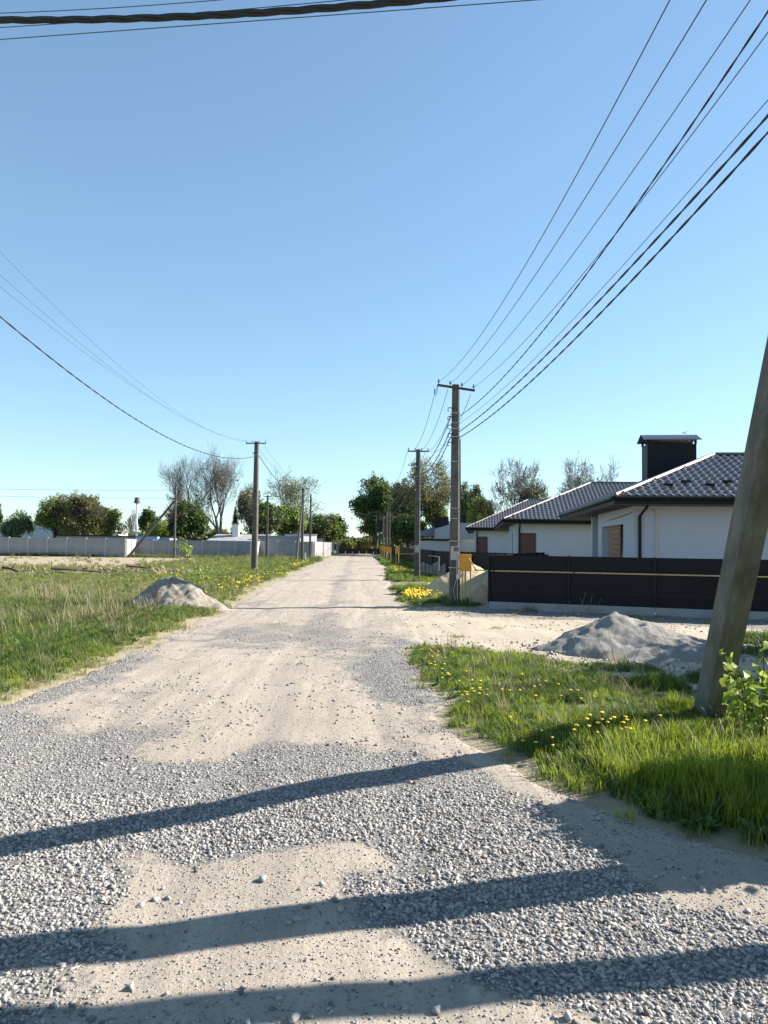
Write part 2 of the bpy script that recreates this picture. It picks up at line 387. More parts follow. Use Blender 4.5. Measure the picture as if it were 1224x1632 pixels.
def stone_field(name, n, y0, y1, x0, x1, smin, smax, thr, base=0.0, seed=1):
    r = np.random.default_rng(seed)
    y = r.uniform(y0, y1, n); x = r.uniform(x0, x1, n)
    k = (np.abs((x*1224/y)+0) < 760) & (road_d(x, y) > -.12); x, y = x[k], y[k]
    g = gravelness(x, y)+(fbm(x*6, y*6, 91, 3)-.5)*.7
    k = r.random(len(x)) < np.clip((g-thr)*1.5, base, 1); x, y, g = x[k], y[k], g[k]
    s = smin+(smax-smin)*r.random(len(x))**2.6*np.clip(.4+(g-thr)*1.2, .35, 1.0)
    z = road_z(x, y)+s*.15
    return scatter_args(name, x, y, z, s, r)
def scatter_args(name, x, y, z, s, r, tag_=None):
    n = len(x); rot = np.stack([r.uniform(-.5, .5, n), r.uniform(-.5, .5, n), r.uniform(0, 6.28, n)], 1)
    scl = np.stack([s, s, s], 1)
    return scatter(name, np.stack([x, y, z], 1), rot, scl, r.integers(0, 10, n), stones, 'grey crushed stone lying loose over the road', 'gravel')
stone_field('gravel', 105000, 2.6, 6.2, -3.4, 3.4, .0045, .022, .30, .27, 1)
stone_field('gravel', 85000, 6.2, 13, -5.2, 2.4, .005, .017, .30, .22, 2)
stone_field('gravel', 26000, 13, 26, -5.0, 2.2, .011, .022, .42, .02, 3)
def loose(n, x0, x1, y0, y1, smin, smax, dens, zf, seed):
    r = np.random.default_rng(seed); x = r.uniform(x0, x1, n); y = y0*(y1/y0)**r.random(n); k = (np.abs(x/y) < .56) & (r.random(n) < dens(x, y)); x, y = x[k], y[k]
    s = smin+(smax-smin)*r.random(len(x))**3; return scatter_args('gravel', x, y, zf(x, y)+s*.2, s, r)
loose(19000, -5, 3, 2.7, 22, .006, .028, lambda x, y: sst(-.2, 0, road_d(x, y))*sst(.35, .65, fbm(x*1.6, y*1.6, 95, 3))*(road_right(y) > x), road_z, 31)
loose(9000, .8, 13, 9, 24, .010, .045, lambda x, y: sst(-.1, .1, drive_d(x, y))*sst(.1, -.1, road_d(x, y))*sst(.4, .6, fbm(x*.8, y*1.2, 96, 3)+.3*dgrav(x, y)), lambda x, y: gh(x, y)+.006, 32)
def round_heap(cx, cy, rx, ry, n, seed):
    r = np.random.default_rng(seed); a = r.uniform(0, 6.28, n); q = 1+.0*a+np.abs(r.normal(size=n))*.22; x = cx+rx*q*np.cos(a); y = cy+ry*q*np.sin(a); s = .012+.045*r.random(n)**3
    scatter_args('gravel', x, y, gh(x, y)+s*.3, s, r)
round_heap(5.1, 14.3, 1.6, 1.2, 900, 33); round_heap(-5.25, 22.6, 1.5, 1.1, 350, 34); round_heap(4.0, 28, 1.9, 2.5, 300, 35)
# larger loose stones on the dirt, each an object of its own
rs = np.random.default_rng(5)
BIG = [(-.55, 4.62), (-.2, 4.55), (-.12, 4.35), (.08, 4.4), (.17, 4.3), (-.35, 4.1), (-1.0, 3.55), (-.72, 3.42), (-.5, 3.5), (-.25, 3.3), (.35, 3.38), (.9, 3.3), (.62, 3.15), (-.9, 3.25), (.5, 3.0), (1.3, 3.12), (-.02, 5.2), (-.6, 5.3), (.5, 5.05), (1.75, 5.6)]
for i, (x, y) in enumerate(BIG):
    o = link('stone', stones[i % 10]); z = float(road_z(np.array([x]), np.array([y]))[0]); s = .022+.014*rs.random()
    o.location = (x, y, z+.35*s); o.scale = (s, s, s); o.rotation_euler = (.3*rs.random(), .3*rs.random(), 6*rs.random())
    tag(o, 'grey fist-sized stone lying loose on the packed pale dirt in the foreground', 'stone', 'larger stones on the packed dirt')

# ------------------------------------------------------------------ grass
GRASS_BR = leafmat('grass_bright', (.11, .185, .014), (.33, .38, .045), .5)
GRASS_DK = leafmat('grass_deep', (.055, .10, .020), (.15, .20, .045), .4)
GRASS_OL = leafmat('grass_olive', (.13, .16, .045), (.27, .26, .10), .35)
DRYG = leafmat('dry_stalks', (.22, .17, .10), (.42, .35, .22), .3)
WEED = leafmat('weed_leaves', (.05, .12, .02), (.13, .22, .045), .4)
def tuft(k, m, n=26, h=.22, rad=.07, w=.006, bend=.5, segs=3):
    r = np.random.default_rng(k); v = []; f = []; tn = []
    for i in range(n):
        a = r.uniform(0, 6.28); q = rad*math.sqrt(r.random()); bx, by = q*math.cos(a), q*math.sin(a)
        d = r.uniform(0, 6.28); hh = h*r.uniform(.45, 1.1); be = bend*r.uniform(.15, 1.2)*hh; ww = w*r.uniform(.6, 1.3); px, py = -math.sin(d)*ww, math.cos(d)*ww
        o = len(v)
        for j in range(segs+1):
            t = j/segs; cx = bx+math.cos(d)*be*t*t; cy = by+math.sin(d)*be*t*t; cz = hh*t*(1-.18*bend*t*t); s = (1-t)**.7
            v += [(cx-px*s, cy-py*s, cz), (cx+px*s, cy+py*s, cz)]
        for j in range(segs): f.append((o+2*j, o+2*j+1, o+2*j+3, o+2*j+2)); tn.append(r.random())
    return npmesh('tuft_shape', v, f, m, tn)
def weed(k, m, n=16, h=.12, rad=.10, w=.018):
    """low broad-leaved rosette"""
    r = np.random.default_rng(k); v = []; f = []; tn = []
    for i in range(n):
        d = r.uniform(0, 6.28); ln = rad*r.uniform(.6, 1.3); hh = h*r.uniform(.2, 1.1); ww = w*r.uniform(.6, 1.3); px, py = -math.sin(d), math.cos(d); o = len(v)
        for t, s in ((0, .25), (.35, .8), (.7, 1), (1, .08)):
            cx, cy = math.cos(d)*ln*t, math.sin(d)*ln*t; cz = hh*(t*1.6-t*t*.9)
            v += [(cx-px*ww*s, cy-py*ww*s, cz), (cx+px*ww*s, cy+py*ww*s, cz+.004)]
        for j in range(3): f.append((o+2*j, o+2*j+1, o+2*j+3, o+2*j+2)); tn.append(r.random())
    return npmesh('weed_shape', v, f, m, tn)
T_TALL = [tuft(i, GRASS_BR, 30, .31, .08, .0055, .45, 4) for i in range(4)]
T_MID = [tuft(10+i, GRASS_BR, 30, .17, .09, .005, .6) for i in range(3)]
T_DK = [tuft(20+i, GRASS_DK, 30, .20, .10, .006, .7) for i in range(3)]
T_OL = [tuft(30+i, GRASS_OL, 26, .14, .12, .006, .8) for i in range(3)]
T_WD = [weed(40+i, WEED) for i in range(4)]
T_DRY = [tuft(50+i, DRYG, 12, .55, .12, .005, .7, 3) for i in range(3)]
PRO = T_TALL+T_MID+T_DK+T_OL+T_WD+T_DRY   # 0-3, 4-6, 7-9, 10-12, 13-16, 17-19
CAT = {'tall': (0, 4), 'mid': (4, 7), 'dk': (7, 10), 'ol': (10, 13), 'wd': (13, 17), 'dry': (17, 20)}
def grass(name, n, xf, keep, mixf, size, label, seed):
    """xf: n random points; keep: probability; mixf: list of (kind, weight array)"""
    r = np.random.default_rng(seed); x, y = xf(r, n)
    k = (r.random(len(x)) < keep(x, y)) & (x/y > -.56) & (x/y < .60); x, y = x[k], y[k]; n = len(x)
    w = mixf(x, y); ks = list(w); P = np.stack([np.broadcast_to(w[q], (n,)) for q in ks], 1); P = P/P.sum(1, keepdims=True)
    c = (r.random((n, 1)) > np.cumsum(P, 1)).sum(1); c = np.minimum(c, len(ks)-1)
    idx = np.zeros(n, int)
    for i, q in enumerate(ks):
        a, b = CAT[q]; s = c == i; idx[s] = r.integers(a, b, s.sum())
    s = size(x, y)*r.uniform(.7, 1.25, n); sz = s*r.uniform(.8, 1.2, n)
    rot = np.stack([r.uniform(-.15, .15, n), r.uniform(-.15, .15, n), r.uniform(0, 6.28, n)], 1)
    z = gh(x, y)-.01
    return scatter(name, np.stack([x, y, z], 1), rot, np.stack([s, s, sz], 1), idx, PRO, label, 'grass')
def box_xy(x0, x1, y0, y1): return lambda r, n: (r.uniform(x0, x1, n), r.uniform(y0, y1, n))
# right verge: near wedge of tall grass
def kr(x, y):
    e = road_d(x, y); d = drive_d(x, y)
    return sst(.12, -.32, e)*sst(.25, -.3, d)*(1-.75*sst(3.3, 3.8, x)*sst(8.6, 9.4, y))*(.25+.75*sst(-.12, -.6, e)*sst(.3, .5, fbm(x*2.2, y*2.2, 78, 3)+.25*sst(9,6,y)))
def mr(x, y):
    e = -road_d(x, y); tall = sst(.35, .9, e)*sst(8.1, 7.0, y)*sst(1.7, 2.6, x)
    return {'tall': tall*1.6, 'mid': .8*sst(16, 8, y)+.25, 'wd': .34*(1-tall)+.05, 'dk': .30+1.5*sst(.50, .66, fbm(x*1.6, y*1.6, 79, 3))+sst(.5, .1, e)*.45, 'ol': .25+.4*sst(.4, .05, e)-.2*tall, 'dry': .03+0*x}
grass('grass', 17000, box_xy(.6, 5.5, 3.4, 16.5), kr, mr, lambda x, y: .55+.45*fbm(x*1.2, y*1.2, 77)+.15*sst(7.6, 6.6, y)-.28*sst(7, 7.6, y)*sst(2.8, 3.5, x), 'bright tall spring grass on the near right verge', 5)
# dark clumps between verge and heap, by the fence and round the posts
def clumps(name, cl, seed, label):
    r = np.random.default_rng(seed); xs_, ys_, id_, s_ = [], [], [], []
    for cx, cy, rad, n, kind, sc in cl:
        q = rad*np.sqrt(r.random(n)); t = r.uniform(0, 6.28, n); a, b = CAT[kind]
        xs_.append(cx+q*np.cos(t)); ys_.append(cy+q*np.sin(t)*.8); id_.append(r.integers(a, b, n)); s_.append(sc*r.uniform(.6, 1.15, n)*(1.1-.6*q/rad))
    x = np.concatenate(xs_); y = np.concatenate(ys_); i = np.concatenate(id_); s = np.concatenate(s_); n = len(x)
    rot = np.stack([r.uniform(-.2, .2, n), r.uniform(-.2, .2, n), r.uniform(0, 6.28, n)], 1)
    scatter(name, np.stack([x, y, gh(x, y)-.01], 1), rot, np.stack([s, s, s], 1), i, PRO, label, 'grass')
clumps('grass', [(4.05, 10.4, .42, 110, 'dk', 1.5), (4.0, 10.4, .4, 30, 'tall', 1.0), (4.3, 12.2, .5, 60, 'dk', 1.2), (5.3, 11.2, .6, 90, 'dk', 1.3), (3.9, 12.4, .35, 40, 'wd', 1.3), (2.55, 12.9, .55, 90, 'mid', 1.5), (2.6, 12.7, .6, 40, 'dk', 1.2),
                 (7.6, 14.0, .9, 120, 'dk', 1.5), (8.6, 16.0, .9, 160, 'dk', 1.6), (6.2, 9.6, .8, 130, 'dk', 1.5), (4.9, 9.3, .5, 70, 'dk', 1.2),
                 (3.75, 9.0, .35, 50, 'tall', .8), (4.6, 8.6, .4, 50, 'tall', .9), (3.2, 24.2, .6, 90, 'dk', 1.2), (5.0, 23.1, .8, 30, 'ol', 1.1), (8.2, 21.6, .7, 25, 'ol', 1.1),
                 (3.2, 10.7, .8, 70, 'mid', 1.4), (1.9, 10.5, .5, 50, 'wd', 1.0), (6.7, 13.3, .5, 6, 'dry', 1.0), (4.2, 13.0, .5, 7, 'dry', 1.0), (3.9, 11.3, .5, 6, 'dry', .8), (3.3, 8.9, .3, 5, 'dry', .7), (6.5, 22, .9, 8, 'dry', .9)],
       6, 'dark green grass clumps round the grey heap')
# patches by the poles on the right
def kp(x, y):
    e = -road_d(x, y)
    return sst(.0, .5, e)*np.clip(sst(24.1, 24.7, y)*sst(34.5, 32.5, y)*sst(4.0, 3.5, x)+sst(38, 40, y)*sst(62, 57, y)*sst(5, 4.2, x)+.6*sst(64, 70, y)*sst(5, 4, x), 0, 1)
def mp_(x, y): return {'wd': .8+0*x, 'mid': .6+0*x, 'dk': .6+0*x, 'ol': .3+0*x}
grass('grass', 7000, box_xy(1, 5.5, 24, 90), kp, mp_, lambda x, y: 1.2+.025*(y-24), 'green weedy grass patches round the concrete poles on the right', 7)
# left verge
def kl(x, y):
    e = -road_d(x, y); return sst(.0, .55, e)*(.55+.45*fbm(x*.8, y*.8, 61))
def ml(x, y):
    dry = sst(-5.2, -6.2, x)*sst(15, 18, y)*sst(30, 24, y)*sst(.35, .6, fbm(x*.6, y*.6, 66)); e = -road_d(x, y)
    n = fbm(x*.5, y*.5, 62)
    return {'dk': (.8-.4*dry)*sst(.2, .6, e), 'mid': .12+.3*sst(.5, .7, n), 'wd': .3+0*x, 'ol': .45+.9*sst(.55, .1, e)+.8*sst(.5, .62, n)*sst(14, 20, y), 'dry': .02+.10*dry}
grass('grass', 17000, box_xy(-11, -3.6, 7, 24), kl, ml, lambda x, y: .55+.55*fbm(x*.9, y*.9, 63)+.02*(y-8), 'green grass on the left verge with dry stalks', 8)
def fx(r, n):
    y = 24*(88/24)**r.random(n); return r.uniform(-.56, -.02, n)*y, y
def kf(x, y):
    e = -road_d(x, y); b = sst(50, 58, y)*sst(-14, -19, x)
    hp = np.exp(-((y-43-(x+25)*.12)/1.2)**2)*sst(-9, -12, x)*sst(-30, -24, x)
    return sst(.1, .8, e)*(1-.97*b)*(1-.35*hp)*(.3+.7*fbm(x*.25, y*.25, 64))
def mf(x, y):
    rs_ = sst(-12, -8, x); n = fbm(x*.22, y*.3, 65)
    return {'mid': .2+.35*rs_, 'dk': .35+.5*rs_, 'ol': .9+1.2*sst(.48, .6, n)*(1-rs_*.7)+.5*sst(40, 30, y), 'wd': .1+0*x, 'dry': .04+.10*sst(34, 28, y)+.12*sst(75, 85, y)*rs_}
grass('grass', 26000, fx, kf, mf, lambda x, y: .7+.024*(y-22), 'green field grass reaching to the concrete wall', 9)
# strip of weeds at the foot of the left wall
r_ = np.random.default_rng(12); n_ = 900; x_ = r_.uniform(-46, -4.5, n_); y_ = 87.5+r_.uniform(-1.6, .3, n_)-.0*x_
scatter('grass', np.stack([x_, y_, gh(x_, y_)], 1), np.stack([0*x_, 0*x_, r_.uniform(0, 6, n_)], 1), np.stack([r_.uniform(1.5, 3.2, n_)]*3, 1), r_.integers(7, 13, n_), PRO, 'weeds at the foot of the grey concrete wall', 'grass')
clumps('grass', [(1.2+.35*i, 23.6-.3*i+.4*math.sin(i*2.3), .25, 9, 'ol', .8) for i in range(14)]+[(3.2, 17.8, .3, 8, 'ol', .7), (2.0, 16.2, .3, 10, 'ol', .8), (4.6, 18.8, .4, 8, 'mid', .6), (7.5, 20.6, .6, 22, 'ol', .9), (9.5, 20.0, .7, 30, 'ol', 1.0)], 44, 'thin weeds sprouting on the sandy driveway')

# tall dry stalks, left
def stalk_clump(x, y, n, h, seed, label, lean=.6):
    r = np.random.default_rng(seed); b = MB()
    for i in range(n):
        a = r.uniform(0, 6.28); q = .35*math.sqrt(r.random()); p = Vector((q*math.cos(a), q*math.sin(a)*.6, -.05)); d = Vector((r.normal()*lean, r.normal()*lean*.6, 1)).normalized(); hh = h*r.uniform(.4, 1.1)
        p1 = p+d*hh*.6; p2 = p1+(d+Vector((r.normal()*.25, 0, -.15))).normalized()*hh*.4
        b.tube([p, p1, p2], .007, 3, 0, .002)
    t = list(r.random(len(b.f)))
    o = b.build('dry_grass_clump', DRYG, loc=(x, y, g1(x, y)), tint=t)
    tag(o, label, 'dry grass'); return o
stalk_clump(-6.9, 17.5, 26, 1.0, 1, 'pale bent dry stalks standing furthest left on the verge')
stalk_clump(-5.6, 17.8, 22, 1.0, 2, 'dry straw stalks halfway between the left edge and the pale heap')
stalk_clump(-5.5, 20.2, 30, .9, 3, 'brown dry stalks leaning against the left side of the pale heap')
stalk_clump(4.05, 12.3, 7, .9, 4, 'thin pale dead stalks in front of the big grey gravel heap', .35)
stalk_clump(5.0, 12.0, 5, .8, 5, 'single thin dead twig clump right of the gravel heap middle', .35)
stalk_clump(6.5, 21.8, 6, .7, 6, 'dead stalks before the pale fence plinth', .4)

# dandelions
DPET = mat('dandelion_yellow', (.80, .56, .02), .6, trans=.25)
def dandelion_meshes(k):
    r = random.Random(k); h = r.uniform(.10, .2); st = MB(); st.tube([(0, 0, 0), (.008, .004, h*.6), (.012, .0, h)], .0025, 4)
    hd = MB(); n = 9
    for q, (rr, zz) in enumerate(((.010, 0), (.021, .006), (.012, .013))):
        for i in range(n): a = 6.283*i/n+q*.3; hd.v.append((rr*math.cos(a)*(1+.2*(i % 2)), rr*math.sin(a)*(1+.2*(i % 2)), zz))
    for q in range(2):
        for i in range(n): hd.f.append((q*n+i, q*n+(i+1) % n, (q+1)*n+(i+1) % n, (q+1)*n+i)); hd.m.append(0)
    hd.f.append(tuple(2*n+i for i in range(n))); hd.m.append(0)
    def mesh(b, m, nm):
        me = bpy.data.meshes.new(nm); me.from_pydata(b.v, [], b.f); me.materials.append(m); return me
    return mesh(st, MATS['weed_leaves'], 'stem'), mesh(hd, DPET, 'flower_head'), h
DD = [dandelion_meshes(i) for i in range(4)]
rd_ = np.random.default_rng(21); cnt = 0; DPTS = []
for (cx, cy, sx, sy, n) in ((2.35, 7.15, .35, .22, 24), (1.62, 7.3, .18, .2, 9), (1.35, 9.6, .30, 1.0, 16), (1.9, 9.4, .5, .8, 14), (1.15, 11.6, .14, 1.8, 34), (1.5, 13.6, .3, .8, 10), (2.7, 9.5, .5, .7, 8)):
    for i in range(n):
        x = cx+rd_.normal()*sx*.7; y = cy+rd_.normal()*sy*.7
        if road_d(x, y) > -.12: continue
        DPTS.append((x, y))
for i, (x, y) in enumerate(DPTS):
    st, hd, h = DD[i % 4]; s = rd_.uniform(.7, 1.05)*(1.1 if y < 8.2 and x > 2 else 1)
    o = empty('dandelion', (x, y, g1(x, y)+(.13 if (x > 1.9 and y < 8.2) else .03)), rd_.uniform(0, 6), label='yellow dandelion in flower in the grass of the near right verge', cat='dandelion', group='dandelions on the near right verge')
    o.scale = (s, s, s); link('stem', st, o); q = link('flower_head', hd, o); q.location = (.012, 0, h)
# yellow patches further off: uncounted flowers
FL = [npmesh('bloom', [(math.cos(a)*.03, math.sin(a)*.03, .012*(i % 2)) for i, a in enumerate(np.linspace(0, 6.28, 7)[:-1])]+[(0, 0, .03)], [(i, (i+1) % 6, 6) for i in range(6)], DPET)]
xx, yy = [], []
for (cx, cy, sx, sy, n) in ((1.75, 26.6, .45, 1.6, 240), (2.3, 27.5, .6, 2.2, 110), (-4.85, 33, .35, 6, 70), (-4.9, 55, .5, 14, 60), (2.6, 50, .5, 5, 120), (-7.5, 38, 3, 6, 60)):
    xx.append(cx+rd_.normal(size=n)*sx*.7); yy.append(cy+rd_.normal(size=n)*sy*.7)
xx = np.concatenate(xx); yy = np.concatenate(yy); k = (road_d(xx, yy) < -.3) & (yy > 24.5); xx, yy = xx[k], yy[k]; n = len(xx)
s = rd_.uniform(.8, 1.4, n)*(1+.012*(yy-24))
scatter('dandelion_patch', np.stack([xx, yy, gh(xx, yy)+rd_.uniform(.16, .30, n)], 1), np.stack([rd_.uniform(-.5, .5, n), rd_.uniform(-.5, .5, n), rd_.uniform(0, 6, n)], 1), np.stack([s]*3, 1), np.zeros(n, int), FL, 'dense yellow dandelion patch beside the road', 'flowers')

# ------------------------------------------------------------------ heaps
def heap_material(name, a, b, c):
    m = bpy.data.materials.new(name); m.use_nodes = True
    N, L, noise, ramp, mix, mth = node_tools(m); tc = N.new('ShaderNodeTexCoord').outputs['Object']
    col = mix(ramp(noise(tc, 2.5, 6, .7), .38, .62), a, b); col = mix(ramp(noise(tc, 30, 4, .7), .5, .7, 0, .6), col, c)
    bs = N['Principled BSDF']; L.new(col, bs.inputs['Base Color']); bs.inputs['Roughness'].default_value = .95; bs.inputs['Specular IOR Level'].default_value = .15
    bp = N.new('ShaderNodeBump'); bp.inputs['Distance'].default_value = .03; L.new(mth('ADD', noise(tc, 14, 6, .75), mth('MULTIPLY', noise(tc, 50, 3, .7), .5)), bp.inputs['Height']); L.new(bp.outputs[0], bs.inputs['Normal'])
    return m
def heap_obj(name, cx, cy, rx, ry, fn, m, label, rough=.05, n=90, seed=0):
    u = np.linspace(-1.25, 1.25, n); X, Y, Fc = grid(u*rx, u*ry); U, V = X/rx, Y/ry
    w = (fbm(U*1.8+seed, V*1.8, seed, 4)-.5); r = np.sqrt(U*U+V*V)+w*.35
    Z = fn(U, V, r)+((fbm(X*2.2, Y*2.2, seed+5, 5)-.5)*2.2+(fbm(X*7, Y*7, seed+6, 3)-.5)*1.0)*rough*sst(1.15, .7, r)-.1*sst(.95, 1.1, r)
    keep = (r[Fc] < 1.2).any(1)
    o = link(name, npmesh(name, np.stack([X, Y, Z+gh(X+cx, Y+cy)-g1(cx, cy)], 1), Fc[keep], m, smooth=True)); o.location = (cx, cy, g1(cx, cy)); tag(o, label, 'heap'); return o
GH = heap_material('crushed_heap', (.29, .275, .25), (.23, .215, .195), (.14, .13, .12))
LH = heap_material('dry_soil_heap', (.32, .285, .24), (.23, .20, .165), (.13, .112, .095))
SH = heap_material('sand_heap_fine', (.56, .43, .26), (.48, .36, .22), (.36, .29, .2))
def cone(h, p=1.15, off=(0, 0)):
    def f(U, V, r):
        q = np.sqrt((U-off[0])**2+(V-off[1])**2); e = np.clip(1-r, 0, 1); k = np.clip(1-q/(q+np.clip(1-r, 0.001, 9)), 0, 1)
        return h*np.clip(k, 0, 1)**.95
    return f
heap_obj('gravel_heap', 5.1, 14.3, 1.75, 1.3, cone(.72, 1.1, (-.15, .1)), GH, 'large grey gravel heap in shade in front of the dark fence', .07, 110, 3)
heap_obj('soil_heap', -5.25, 22.6, 1.65, 1.2, cone(.92, 1.1, (-.22, .1)), LH, 'pale dry soil heap on the left verge', .13, 100, 13)
heap_obj('sand_heap', 4.0, 28.0, 2.1, 2.7, lambda U, V, r: 1.30*np.clip(1-r, 0, 1)**.72*sst(1.0, .55, r)**.2, SH, 'tall yellow sand heap behind the orange gas box', .04, 90, 17)
# rocks near the leaning strut and the heaps
for i, (x, y, s, lb) in enumerate(((6.3, 13.9, .13, 'pale jagged block at the right foot of the large gravel heap'), (6.6, 14.3, .10, 'small pale block right of the jagged one'), (2.85, 13.0, .08, 'small grey rock among grass at the driveway edge'), (3.45, 10.9, .10, 'flat grey rock left of the dark grass clump'), (4.4, 9.7, .12, 'grey rock half sunk just behind the leaning strut'), (6.2, 21.7, .07, 'white pebble before the fence plinth'))):
    o = link('rock', stones[(i*3+1) % 10]); o.location = (x, y, g1(x, y)+s*.4); o.scale = (s*1.2, s, s*.8); tag(o, lb, 'rock')
# branches and clods in the field's earth line
r2 = random.Random(3)
for i, (x, y, ln, a, lb) in enumerate(((-15.5, 42.5, 2.6, .2, 'long dark log on the earth line in the left field'), (-18.8, 42, 1.2, -.4, 'short dark branch on the earth line near the left edge'), (-12.6, 44.2, 1.4, .5, 'short dark branch at the right end of the earth line'))):
    b = MB(); z = g1(x, y)+.22; b.tube([(-ln/2, 0, .10), (0, .05, .03), (ln/2, -.05, -.10)], .09, 6, 0, .05); b.tube([(0, 0, .03), (.2, .1, .35)], .04, 5, 0, .02)
    tag(b.build('log', BARK, loc=(x, y, z), rz=a), lb, 'log')
n = 420; x = r_.uniform(-27, -9.5, n); y = 43+(x+25)*.12+r_.normal(size=n)*.7; s = r_.uniform(.05, .22, n)
sm = [stone_mesh(300+i, mat('clod', (.20, .155, .10), .95, noise=.4, scale=3)) for i in range(3)]+[stone_mesh(310, mat('straw_clod', (.28, .24, .14), .95, noise=.3, scale=3))]
scatter('clods', np.stack([x, y, gh(x, y)+.03], 1), np.stack([r_.uniform(0, 3, n)]*3, 1), np.stack([s*1.2, s*.8, s*.4], 1), r_.integers(0, 4, n), sm, 'brown clods and brush along the earth line in the field', 'clods')

# ------------------------------------------------------------------ poles
def pole_shaft(h, w0, w1, lean=(0, 0)):
    def prof(w): return [(-w*.5, -w*.36), (-w*.34, -w*.5), (w*.34, -w*.5), (w*.5, -w*.36), (w*.42, w*.5), (-w*.42, w*.5)]
    b = MB(); b.prism(prof(w0), -.4, h, prof(w1), 0, off=(lean[0]*h, lean[1]*h)); return b
def pole(x, y, h, w0, w1, label, arm=None, tilt=0, rz=0, group='concrete power poles', lean=(0, 0), bands=(), m=None, hooks=0):
    root = empty('utility_pole', (x, y, g1(x, y)), rz, label=label, cat='utility pole', group=group)
    pole_shaft(h, w0, w1, lean).build('shaft', m or CONC, root)
    if arm:
        ln, za, ni = arm
        b = MB(); Mt = Matrix.Rotation(tilt, 3, 'Y'); b.box((lean[0]*za, lean[1]*za-w1*.62, za), (ln, .06, .07), M=Mt); ao = b.build('crossarm', RUST, root)
        for i in range(ni):
            t = -ln/2+.04+(ln-.08)*i/(ni-1); p = Mt @ Vector((t, 0, 0))+Vector((lean[0]*za, lean[1]*za-w1*.62, za)); q = MB()
            q.tube([p, p+Vector((0, 0, .10))], .012, 6); q.tube([p+Vector((0, 0, .09)), p+Vector((0, 0, .13)), p+Vector((0, 0, .19))], .038, 8, 1, .022); q.build('insulator', [RUST, CERAM], ao)
    for zb in bands:
        f = zb/h; w = w0+(w1-w0)*f; b = MB(); b.prism([(-w*.53, -w*.53), (w*.53, -w*.53), (w*.5, w*.53), (-w*.5, w*.53)], zb-.012, zb+.012); b.build('strap', STEEL, root)
    for k in range(hooks):
        zb = h-.75-.28*k; b = MB(); b.tube([(-w1*.6, -.05, zb), (-w1*.6-.10, -.08, zb-.02), (-w1*.6-.12, -.08, zb-.10), (-w1*.6-.05, -.08, zb-.12)], .016, 6); b.tube([(-w1*.5, -.1, zb-.03), (-w1*.5, -.19, zb-.05)], .03, 6); b.build('cable_clamp', BLACK, root)
    return root
P1 = pole(2.99, 24.6, 7.05, .34, .24, 'nearest upright concrete pole, beside the orange gas box', (1.22, 6.93, 4), R(7.5), 0, bands=(1.15, 2.0, 2.72, 3.05, 4.55, 5.35, 5.62, 5.8, 6.12), hooks=5)
# meter box, conduits and service lines on the near pole
b = MB(); b.box((.0, -.21, 1.62), (.26, .12, .44)); mb = b.build('meter_box', mat('meter_grey', (.42, .42, .40), .5, noise=.1), P1)
b = MB(); b.box((.03, -.277, 1.74), (.15, .016, .13)); b.build('meter_window', GLASSD, mb)
b = MB(); b.tube([(.05, -.20, 1.4), (.06, -.21, .8), (-.04, -.21, .45), (.03, -.22, .1)], .014, 6); b.tube([(.09, -.19, 1.4), (.10, -.19, .0)], .018, 6); b.build('conduit', STEEL, P1)
b = MB(); b.tube([(.17, -.02, .2), (.165, -.02, 3), (.15, -.02, 5.3)], .02, 6); b.tube([(.185, -.06, 3.5), (.16, -.06, 5.3)], .011, 5); b.build('black_riser', BLACK, P1)
b = MB(); b.tube([(-.60, -.15, 7.02), (-.62, -.15, 6.75), (-.66, -.15, 6.66), (-.70, -.15, 6.75), (-.69, -.15, 6.9)], .014, 6); b.build('jumper_loop', WIRE, P1)
P2 = pole(3.04, 41.6, 7.07, .34, .24, 'second concrete pole on the right, half way to the trees', (1.15, 6.95, 4), 0, 0, bands=(1.6, 1.85, 5.6), hooks=3)
b = MB(); b.box((.0, -.21, 1.66), (.26, .12, .40)); b.build('meter_box', MATS['meter_grey'], P2)
PL1 = pole(-7.05, 51.3, 8.6, .40, .27, 'tall concrete pole standing alone in the grass left of the road', (1.4, 8.46, 4), 0, R(-10), bands=(7.7, 8.0), hooks=1)
for px_, Y_, h_, lb in ((601, 129, 6.5, 'leftmost far thin pole on the right roadside'), (606.3, 128, 6.5, 'far thin pole second from left on the right roadside'), (612, 102, 5.6, 'far dark thin pole third from left on the right roadside'), (617, 80, 5.3, 'mid-distance pole rising behind the orange boxes'), (621.5, 84, 5.4, 'mid-distance pole just right of the one behind the orange boxes')):
    pole((px_-577)/1224*Y_, Y_, h_, .28, .2, lb, (1.0, h_-.12, 3) if Y_ > 120 else None)
A = pole(-6.0, 78.5, 7.5, .30, .2, 'concrete pole with a tilted crossarm before the grey wall left of the road', (1.3, 7.3, 3), R(-12), R(15))
b = MB(); b.tube([(-.75, -.9, -.2), (-.1, -.1, 5.6)], .12, 6, 0, .09); b.build('brace', CONC, A)
pole(-5.75, 87.0, 7.3, .26, .18, 'plain concrete pole at the wall corner left of the road')
pole(-10.3, 84.5, 7.0, .28, .2, 'dark thin pole before the grey wall right of the tall lone pole', (.9, 6.85, 2))
B = pole(-20.7, 86.0, 8.0, .24, .16, 'thin pole with a long slanting brace before the left wall', (1.2, 6.6, 2), R(-3))
b = MB(); b.tube([(-5.0, -.5, -.1), (-.15, 0, 6.3)], .17, 6, 0, .13); b.build('brace', mat('dark_wood_brace', (.08, .07, .06), .9), B)
C = empty('lamp_pole', (-29.0, 100, 0), label='white round-headed lamp pole behind the left wall', cat='lamp pole')
b = MB(); b.tube([(0, 0, 0), (0, 0, 7.1)], .17, 8, 0, .12); b.build('pole', WHITE, C)
